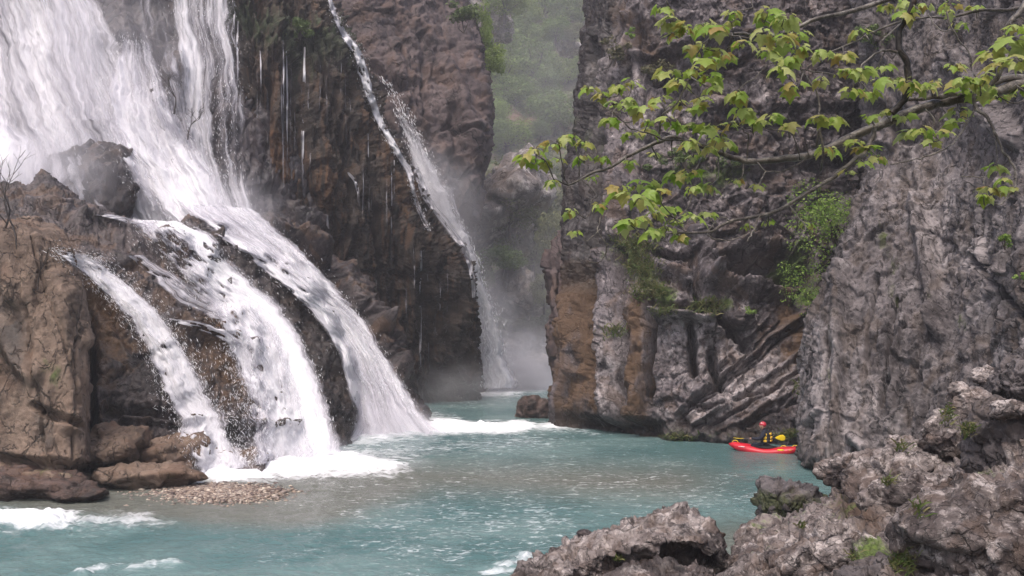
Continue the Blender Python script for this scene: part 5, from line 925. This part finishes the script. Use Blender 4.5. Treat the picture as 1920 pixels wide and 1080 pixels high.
# trees of the far hillside
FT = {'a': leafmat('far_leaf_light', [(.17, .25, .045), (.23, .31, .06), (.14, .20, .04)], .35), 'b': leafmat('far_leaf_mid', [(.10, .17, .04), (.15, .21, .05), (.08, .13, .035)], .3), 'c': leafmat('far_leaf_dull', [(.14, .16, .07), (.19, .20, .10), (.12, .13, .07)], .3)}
protos = {}
def far_tree(px, py, w, h, kd, label, seed):
    Y = float(np.median(zat(px + np.array([-8, 0, 8]), py + h * .3 + np.array([0, 4, 8])))); Y = min(max(Y, 78), 200) - 1.5
    sc = Y / FPX; key = (kd, seed % 3)
    if key not in protos:
        rs = np.random.RandomState(seed + 50); k = 20; d = rs.normal(size=(k, 3)); d /= np.linalg.norm(d, axis=1, keepdims=True); d[:, 2] = d[:, 2] * .9 + .1
        cen = d * rs.uniform(.3, .8, (k, 1)) + [0, 0, .05]; rad = np.stack([rs.uniform(.28, .45, k)] * 3, 1) * [1, 1, .9]; v, f = leafcloud(cen, rad, 4600, .045, seed); ts = []
        for q in range(6): a, b2, _ = tube([[0, 0, -1.1], [0, 0, -.5], cen[q] * .8], .06, .02, 5, 0, q); ts.append((a, b2))
        protos[key] = (raw(v, f, 'crown'), raw(*join(ts), 'trunk'))
    e = tag(empty('tree', tuple(P(px, py, Y))), label, 'tree', 'trees on the far hillside'); e.scale = (w * sc * .62, w * sc * .62, h * sc * .68); e.rotation_euler = (0, 0, seed * 1.3)
    cm, tm = protos[key]; link('crown', cm, e, FT[kd], False, True); link('trunk', tm, e, DARKBARK, True, True)
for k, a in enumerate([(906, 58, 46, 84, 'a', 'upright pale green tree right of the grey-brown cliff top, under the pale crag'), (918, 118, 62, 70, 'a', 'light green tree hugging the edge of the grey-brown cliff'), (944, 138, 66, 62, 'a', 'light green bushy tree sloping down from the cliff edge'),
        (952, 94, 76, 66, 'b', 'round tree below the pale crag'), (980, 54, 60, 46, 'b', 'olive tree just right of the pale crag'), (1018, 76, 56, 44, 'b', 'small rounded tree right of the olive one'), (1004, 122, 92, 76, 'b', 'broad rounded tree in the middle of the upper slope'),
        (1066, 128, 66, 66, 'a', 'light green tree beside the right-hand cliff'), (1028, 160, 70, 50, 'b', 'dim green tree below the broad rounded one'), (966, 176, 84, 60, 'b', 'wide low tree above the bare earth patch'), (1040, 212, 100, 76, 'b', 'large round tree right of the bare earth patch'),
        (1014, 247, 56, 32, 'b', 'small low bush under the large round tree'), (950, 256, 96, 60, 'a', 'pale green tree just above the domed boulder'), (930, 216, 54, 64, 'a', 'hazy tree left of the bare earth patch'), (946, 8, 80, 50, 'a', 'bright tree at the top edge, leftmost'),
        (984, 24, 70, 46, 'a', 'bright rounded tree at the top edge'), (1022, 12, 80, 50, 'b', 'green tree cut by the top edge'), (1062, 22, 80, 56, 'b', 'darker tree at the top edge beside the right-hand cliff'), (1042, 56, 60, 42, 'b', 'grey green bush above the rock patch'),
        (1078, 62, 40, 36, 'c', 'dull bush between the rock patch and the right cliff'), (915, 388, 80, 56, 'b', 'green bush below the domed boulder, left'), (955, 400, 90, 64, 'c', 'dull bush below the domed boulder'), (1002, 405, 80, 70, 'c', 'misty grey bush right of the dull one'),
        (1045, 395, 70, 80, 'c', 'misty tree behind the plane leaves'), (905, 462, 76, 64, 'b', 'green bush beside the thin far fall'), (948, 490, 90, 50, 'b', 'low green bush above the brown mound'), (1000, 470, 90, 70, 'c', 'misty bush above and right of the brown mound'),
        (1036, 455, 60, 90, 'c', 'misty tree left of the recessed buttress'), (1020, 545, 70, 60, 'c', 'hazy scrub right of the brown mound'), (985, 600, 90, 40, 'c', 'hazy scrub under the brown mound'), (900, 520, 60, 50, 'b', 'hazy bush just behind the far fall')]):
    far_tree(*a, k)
rs = np.random.RandomState(9); n = 420; sx = rs.uniform(840, 1110, n); sy = rs.uniform(-60, 640, n); Z = zat(sx, sy); ok = (Z > 84) & (Z < 220); cc = P(sx[ok], sy[ok], Z[ok]); rr = rs.uniform(.6, 1.7, (len(cc), 1)) * [1, 1, .7]
v, f = leafcloud(cc, rr, 26000, .13, 21); tag(link('scrub', raw(v, f), None, FT['c'], False), 'low green scrub covering the far hillside', 'scrub', kind='stuff')
# ------------------------------------------------------------------ kayak, paddle and paddler
YAW = math.radians(180 - 27); KP = P(1434, 843, 31.0); KP = (float(KP[0]), 31.0, .0)
def place(o): o.location = KP; o.rotation_euler = (0, 0, YAW); return o
KM = {n: plain(n, c, r, v, 20, s) for n, c, r, v, s in (('red_plastic', (.50, .010, .025), .38, .12, .5), ('black_rubber', (.012, .012, .015), .6, .2, .3), ('yellow_plastic', (.75, .55, .02), .35, .08, .5), ('dark_jacket', (.018, .02, .032), .8, .3, .2),
      ('vest_yellow', (.72, .45, .05), .7, .12, .2), ('vest_black', (.02, .018, .02), .8, .2, .2), ('helmet_red', (.42, .03, .05), .3, .2, .5), ('skin', (.55, .30, .21), .55, .06, .4), ('pale_mark', (.75, .6, .6), .5, .05, .4), ('grey_shaft', (.10, .10, .11), .4, .1, .5))}
def loft(rings, name, parent, mat, capends=True, local=True):
    r = np.array(rings); m, n = r.shape[:2]; V = r.reshape(-1, 3); i = np.arange(m * n).reshape(m, n); j = np.roll(i, -1, 1); F = [tuple(q) for q in np.stack([i[:-1], j[:-1], j[1:], i[1:]], -1).reshape(-1, 4)]
    if capends: F += [tuple(i[0][::-1]), tuple(i[-1])]
    me = bpy.data.meshes.new(name); me.from_pydata([tuple(v) for v in V], [], [tuple(int(a) for a in f) for f in F]); me.update()
    return link(name, me, parent, mat, True, local)
kay = place(tag(empty('kayak'), 'short red whitewater kayak with yellow grab handles floating under the right-hand cliff', 'kayak'))
xs = np.linspace(-1.22, 1.22, 27); rings = []
for x in xs:
    t = abs(x) / 1.22; w = .34 * (1 - t ** 2.6) ** .7 + .012; bow = x > 0
    keel = -.13 + (.30 if bow else .24) * t ** 3.2; deck = (.19 + .10 * (t ** 1.2 if bow else t ** 1.5 * .5)) * (1 - .25 * max(0, t - .85) / .15) - .05 * math.exp(-((x + .05) / .45) ** 2)
    deck = max(deck, keel + .04); mid = keel + (deck - keel) * .52; ring = []
    for a in np.linspace(0, 2 * math.pi, 20, endpoint=False):
        c, s = math.cos(a), math.sin(a); yy = w * np.sign(c) * abs(c) ** .75; zz = mid + (deck - mid) * s if s > 0 else mid + (mid - keel) * (-(abs(s) ** .7)); ring.append((x, yy, zz))
    rings.append(ring)
hull = loft(rings, 'hull', kay, KM['red_plastic'])
def torus(name, parent, mat, c, a, b_, r, tilt=0, local=True):
    n = 28; th = np.linspace(0, 2 * math.pi, n, endpoint=False); pts = np.array([[c[0] + a * math.cos(t), c[1] + b_ * math.sin(t), c[2] + tilt * math.cos(t)] for t in th]); R = []
    for k in range(n):
        T = pts[(k + 1) % n] - pts[k - 1]; T /= np.linalg.norm(T); s = np.cross(T, [0, 0, 1]); s /= np.linalg.norm(s); u = np.cross(s, T); R.append([pts[k] + r * (math.cos(q) * s + math.sin(q) * u) for q in np.linspace(0, 2 * math.pi, 8, endpoint=False)])
    R.append(R[0]); return loft(R, name, parent, mat, False, local)
torus('cockpit_rim', kay, KM['black_rubber'], (.02, 0, .165), .42, .25, .022)
loft([[(.02 + .40 * s * math.cos(a), .24 * s * math.sin(a), z) for a in np.linspace(0, 2 * math.pi, 20, endpoint=False)] for s, z in ((1, .165), (.9, .19), (.6, .215), (.42, .25))], 'spray_skirt', kay, KM['black_rubber'])
for x, z in ((1.0, .285), (-1.0, .225), (-.62, .19)):
    v, f, _ = tube([(x - .10, 0, z - .02), (x - .06, 0, z + .035), (x + .04, 0, z + .04), (x + .10, 0, z - .02)], .013, .013, 6); link('grab_handle', raw(v, f), kay, KM['yellow_plastic'], True, True)
for (x0, x1, z0, z1, mt) in ((.62, .84, .14, .165, 'pale_mark'), (-.68, -.48, .10, .14, 'yellow_plastic'), (-.92, -.84, .11, .14, 'yellow_plastic')):
    w = [.34 * (1 - (abs(x) / 1.22) ** 2.6) ** .7 + .014 for x in (x0, x1)]
    for sgn in (1, -1):
        v = np.array([(x0, sgn * w[0] * .95, z0), (x1, sgn * w[1] * .95, z0), (x1, sgn * w[1] * .84, z1), (x0, sgn * w[0] * .84, z1)]); v2 = v + [0, sgn * .012, .006]
        link('decal', raw(np.concatenate([v, v2]), np.array([[0, 1, 2, 3], [7, 6, 5, 4], [0, 4, 5, 1], [1, 5, 6, 2], [2, 6, 7, 3], [3, 7, 4, 0]])), kay, KM[mt], False, True)

def skin(name, verts, edges, radii, mat, parent=None, sub=2, root=0):
    me = bpy.data.meshes.new(name); me.from_pydata(verts, edges, []); o = bpy.data.objects.new(name, me); COL.objects.link(o)
    m = o.modifiers.new('s', 'SKIN'); m.use_smooth_shade = True; lay = me.skin_vertices[0].data
    for k, r in enumerate(radii): lay[k].radius = r if isinstance(r, tuple) else (r, r)
    lay[root].use_root = True
    if sub: o.modifiers.new('b', 'SUBSURF').levels = sub
    dg = bpy.context.evaluated_depsgraph_get(); ev = o.evaluated_get(dg); nm = bpy.data.meshes.new_from_object(ev); bpy.data.objects.remove(o)
    return link(name, nm, parent, mat, True, True)
# local frame: +x to the bow, +y to the paddler's left (towards the camera), z up
LH = (.40, .27, .47); RH = (-.02, -.33, .46)
per = place(tag(empty('person'), 'kayaker in a dark jacket, yellow and black buoyancy vest and red helmet, holding a paddle', 'person'))
body = skin('body', [(-.06, 0, .20), (-.07, 0, .36), (-.06, 0, .52), (-.03, 0, .65), (0, 0, .72), (.03, 0, .77), (.05, 0, .84),          # spine, neck, head
                     (-.03, .17, .655), (.08, .30, .46), (.24, .32, .45), LH, (-.03, -.17, .655), (-.16, -.31, .47), (-.10, -.33, .46), RH,
                     (.16, .10, .19), (.45, .14, .20), (.16, -.10, .19), (.45, -.14, .20)],
            [(0, 1), (1, 2), (2, 3), (3, 4), (4, 5), (5, 6), (3, 7), (7, 8), (8, 9), (9, 10), (3, 11), (11, 12), (12, 13), (13, 14), (0, 15), (15, 16), (0, 17), (17, 18)],
            [(.17, .14), (.16, .13), (.18, .13), (.16, .11), .065, .058, .07, .09, .068, .058, .03, .09, .068, .058, .03, .10, .08, .10, .08], KM['dark_jacket'], per)
def ell(name, c, r, mat, parent, f=None, n=3):
    import bmesh
    bm = bmesh.new(); bmesh.ops.create_icosphere(bm, subdivisions=n, radius=1); D = np.array([v.co[:] for v in bm.verts]); F = np.array([[v.index for v in q.verts] for q in bm.faces]); bm.free()
    V = D * np.array(r)
    if f: V = f(V, D)
    return link(name, raw(V + np.array(c), F), parent, mat, True, True)
HC = (.065, .01, .872)
def headf(V, D):
    V = V.copy() * 1.1; V[:, 0] += .022 * np.exp(-((D[:, 2] + .15) ** 2 * 14 + D[:, 1] ** 2 * 40)) * (D[:, 0] > 0); V[:, 0] -= .012 * np.exp(-((D[:, 2] - .1) ** 2 * 40 + (np.abs(D[:, 1]) - .38) ** 2 * 40)) * (D[:, 0] > 0); V[:, :2] *= (1 - .22 * np.clip(-D[:, 2:3], 0, 1)); return V
head = ell('head', HC, (.095, .078, .118), KM['skin'], per, headf)
for s in (1, -1): ell('eye', (HC[0] + .083, s * .031, HC[2] + .012), (.010, .011, .008), KM['vest_black'], per, None, 1); ell('ear', (HC[0] - .005, s * .079, HC[2] - .01), (.022, .010, .032), KM['skin'], per, None, 2)
ell('mouth', (HC[0] + .081, 0, HC[2] - .055), (.008, .024, .006), plain('lips', (.35, .12, .10), .5), per, None, 1)
def helf(V, D): V = V.copy(); V[:, 2] = np.maximum(V[:, 2], -.015 - .05 * (D[:, 0] < -.1)); return V
hel = ell('helmet', (HC[0] - .012, 0, HC[2] + .035), (.118, .104, .105), KM['helmet_red'], per, helf, 4)
v, f, _ = tube([(HC[0] + .02, .085, HC[2] + .0), (HC[0] + .03, .07, HC[2] - .08), (HC[0] + .03, 0, HC[2] - .115), (HC[0] + .03, -.07, HC[2] - .08), (HC[0] + .02, -.085, HC[2])], .008, .008, 5); link('chin_strap', raw(v, f), per, KM['vest_black'], True, True)
ell('helmet_mark', (HC[0] + .02, .072, HC[2] + .09), (.03, .022, .02), KM['pale_mark'], per, None, 2)
# vest
vr = []
for z, a, b_ in ((.30, .165, .185), (.34, .178, .20), (.45, .172, .195), (.56, .162, .185), (.64, .135, .15), (.675, .10, .12)): vr.append([(-.06 + a * np.sign(math.cos(t)) * abs(math.cos(t)) ** .8, b_ * np.sign(math.sin(t)) * abs(math.sin(t)) ** .8, z) for t in np.linspace(0, 2 * math.pi, 24, endpoint=False)])
vest = loft(vr, 'buoyancy_vest', per, KM['vest_black'])
for (y0, y1, z0, z1) in ((-.13, -.02, .35, .42), (.02, .13, .35, .42), (-.12, -.02, .45, .53), (.02, .12, .45, .53), (-.10, -.02, .555, .645), (.02, .10, .555, .645)):
    xb = -.06 - (.172 if z0 < .5 else .150); yc, zc = (y0 + y1) / 2, (z0 + z1) / 2
    ell('back_panel', (xb + .012 + .35 * abs(yc) ** 2, yc, zc), (.026, (y1 - y0) / 2, (z1 - z0) / 2), KM['vest_yellow'], per, lambda V, D: np.sign(D) * np.abs(D) ** .55 * np.array([.026, (y1 - y0) / 2, (z1 - z0) / 2]), 3)
for (zc, hh) in ((.38, .04), (.49, .045), (.585, .05)):
    for s in (1, -1): ell('side_panel', (-.05, s * (.185 if zc < .55 else .165), zc), (.06, .02, hh), KM['vest_yellow'], per, lambda V, D: np.sign(D) * np.abs(D) ** .55 * np.array([.06, .02, hh]), 3)
# hands: palm and five fingers closed round the shaft
PA, PB = np.array((.60, .46, .46)), np.array((-.235, -.60, .41))
pd = (PB - PA) / np.linalg.norm(PB - PA)
def hand(nm, wrist, s):
    t = np.dot(np.array(wrist) - PA, pd); c = PA + pd * t; toW = np.array(wrist) - c; back = np.array([-1, 0, -.1]); back = back - pd * back.dot(pd); back /= np.linalg.norm(back); up = np.cross(pd, back); vs = []; es = []; rr = []
    p0 = c + back * .034; vs.append(tuple(p0 + back * .03)); rr.append(.024); vs.append(tuple(p0)); rr.append((.034, .02)); es.append((0, 1))
    for k, o in enumerate((-.033, -.011, .011, .032)):
        b0 = c + pd * o + back * .026 + up * .012; L = (.9, 1.05, 1, .8)[k]; pts = [b0, c + pd * o + up * .030 - back * .002, c + pd * o - back * .028 * L + up * .008, c + pd * o - back * .018 - up * .020 * L]; base = len(vs)
        for q, p_ in enumerate(pts): vs.append(tuple(p_)); rr.append(.0095 - .001 * q)
        es += [(1, base), (base, base + 1), (base + 1, base + 2), (base + 2, base + 3)]
    base = len(vs)
    for q, p_ in enumerate((c + pd * .036 * s + back * .030 - up * .008, c + pd * .034 * s - up * .026, c + pd * .02 * s - up * .026 - back * .02)): vs.append(tuple(p_)); rr.append(.011 - .001 * q)
    es += [(1, base), (base, base + 1), (base + 1, base + 2)]
    return skin(nm, vs, es, rr, KM['skin'], per, 1, 1)
hand('hand', LH, 1); hand('hand', RH, -1)
pad = place(tag(empty('paddle'), 'paddle with two broad yellow blades held across the red kayak', 'paddle'))
v, f, _ = tube([PA, (PA + PB) / 2, PB], .015, .015, 10); link('shaft', raw(v, f), pad, KM['grey_shaft'], True, True)
def blade(c, d, nrm):
    side = np.cross(d, nrm); side /= np.linalg.norm(side); nrm = np.cross(side, d); R = []
    for t in np.linspace(0, 1, 12):
        w = .018 + .088 * math.sin(min(1, t * 1.25) * math.pi / 2) ** 1.0 * (1 if t < .8 else math.sqrt(max(0.02, 1 - ((t - .8) / .2) ** 2))); cu = .03 * t * t
        R.append([c + d * (.42 * t) + nrm * (cu + .008 * math.sin(a) - .25 * (w * math.cos(a)) ** 2 * 2) + side * w * math.cos(a) for a in np.linspace(0, 2 * math.pi, 14, endpoint=False)])
    return loft(R, 'blade', pad, KM['yellow_plastic'])
blade(PA - pd * .0, -pd, np.array([.15, .2, 1.])); blade(PB, pd, np.array([-.454, .891, .3]))

def join_objs(main, others):
    import bmesh
    bm = bmesh.new(); mats = []
    for o in [main] + others:
        m = o.data.copy(); mt = o.data.materials[0]
        if mt not in mats: mats.append(mt)
        n0 = len(bm.faces); bm.from_mesh(m); bm.faces.ensure_lookup_table()
        for f in bm.faces[n0:]: f.material_index = mats.index(mt); f.smooth = True
    me = bpy.data.meshes.new('body'); bm.to_mesh(me); bm.free()
    for mt in mats: me.materials.append(mt)
    main.data = me
    for o in others: bpy.data.objects.remove(o)
join_objs(body, [o for o in per.children if o.name.split('.')[0] in ('head', 'eye', 'ear', 'mouth', 'hand')])
for o in list(per.children):
    if o.name.split('.')[0] in ('back_panel', 'side_panel'): o.parent = vest
    if o.name.split('.')[0] in ('helmet_mark', 'chin_strap'): o.parent = hel
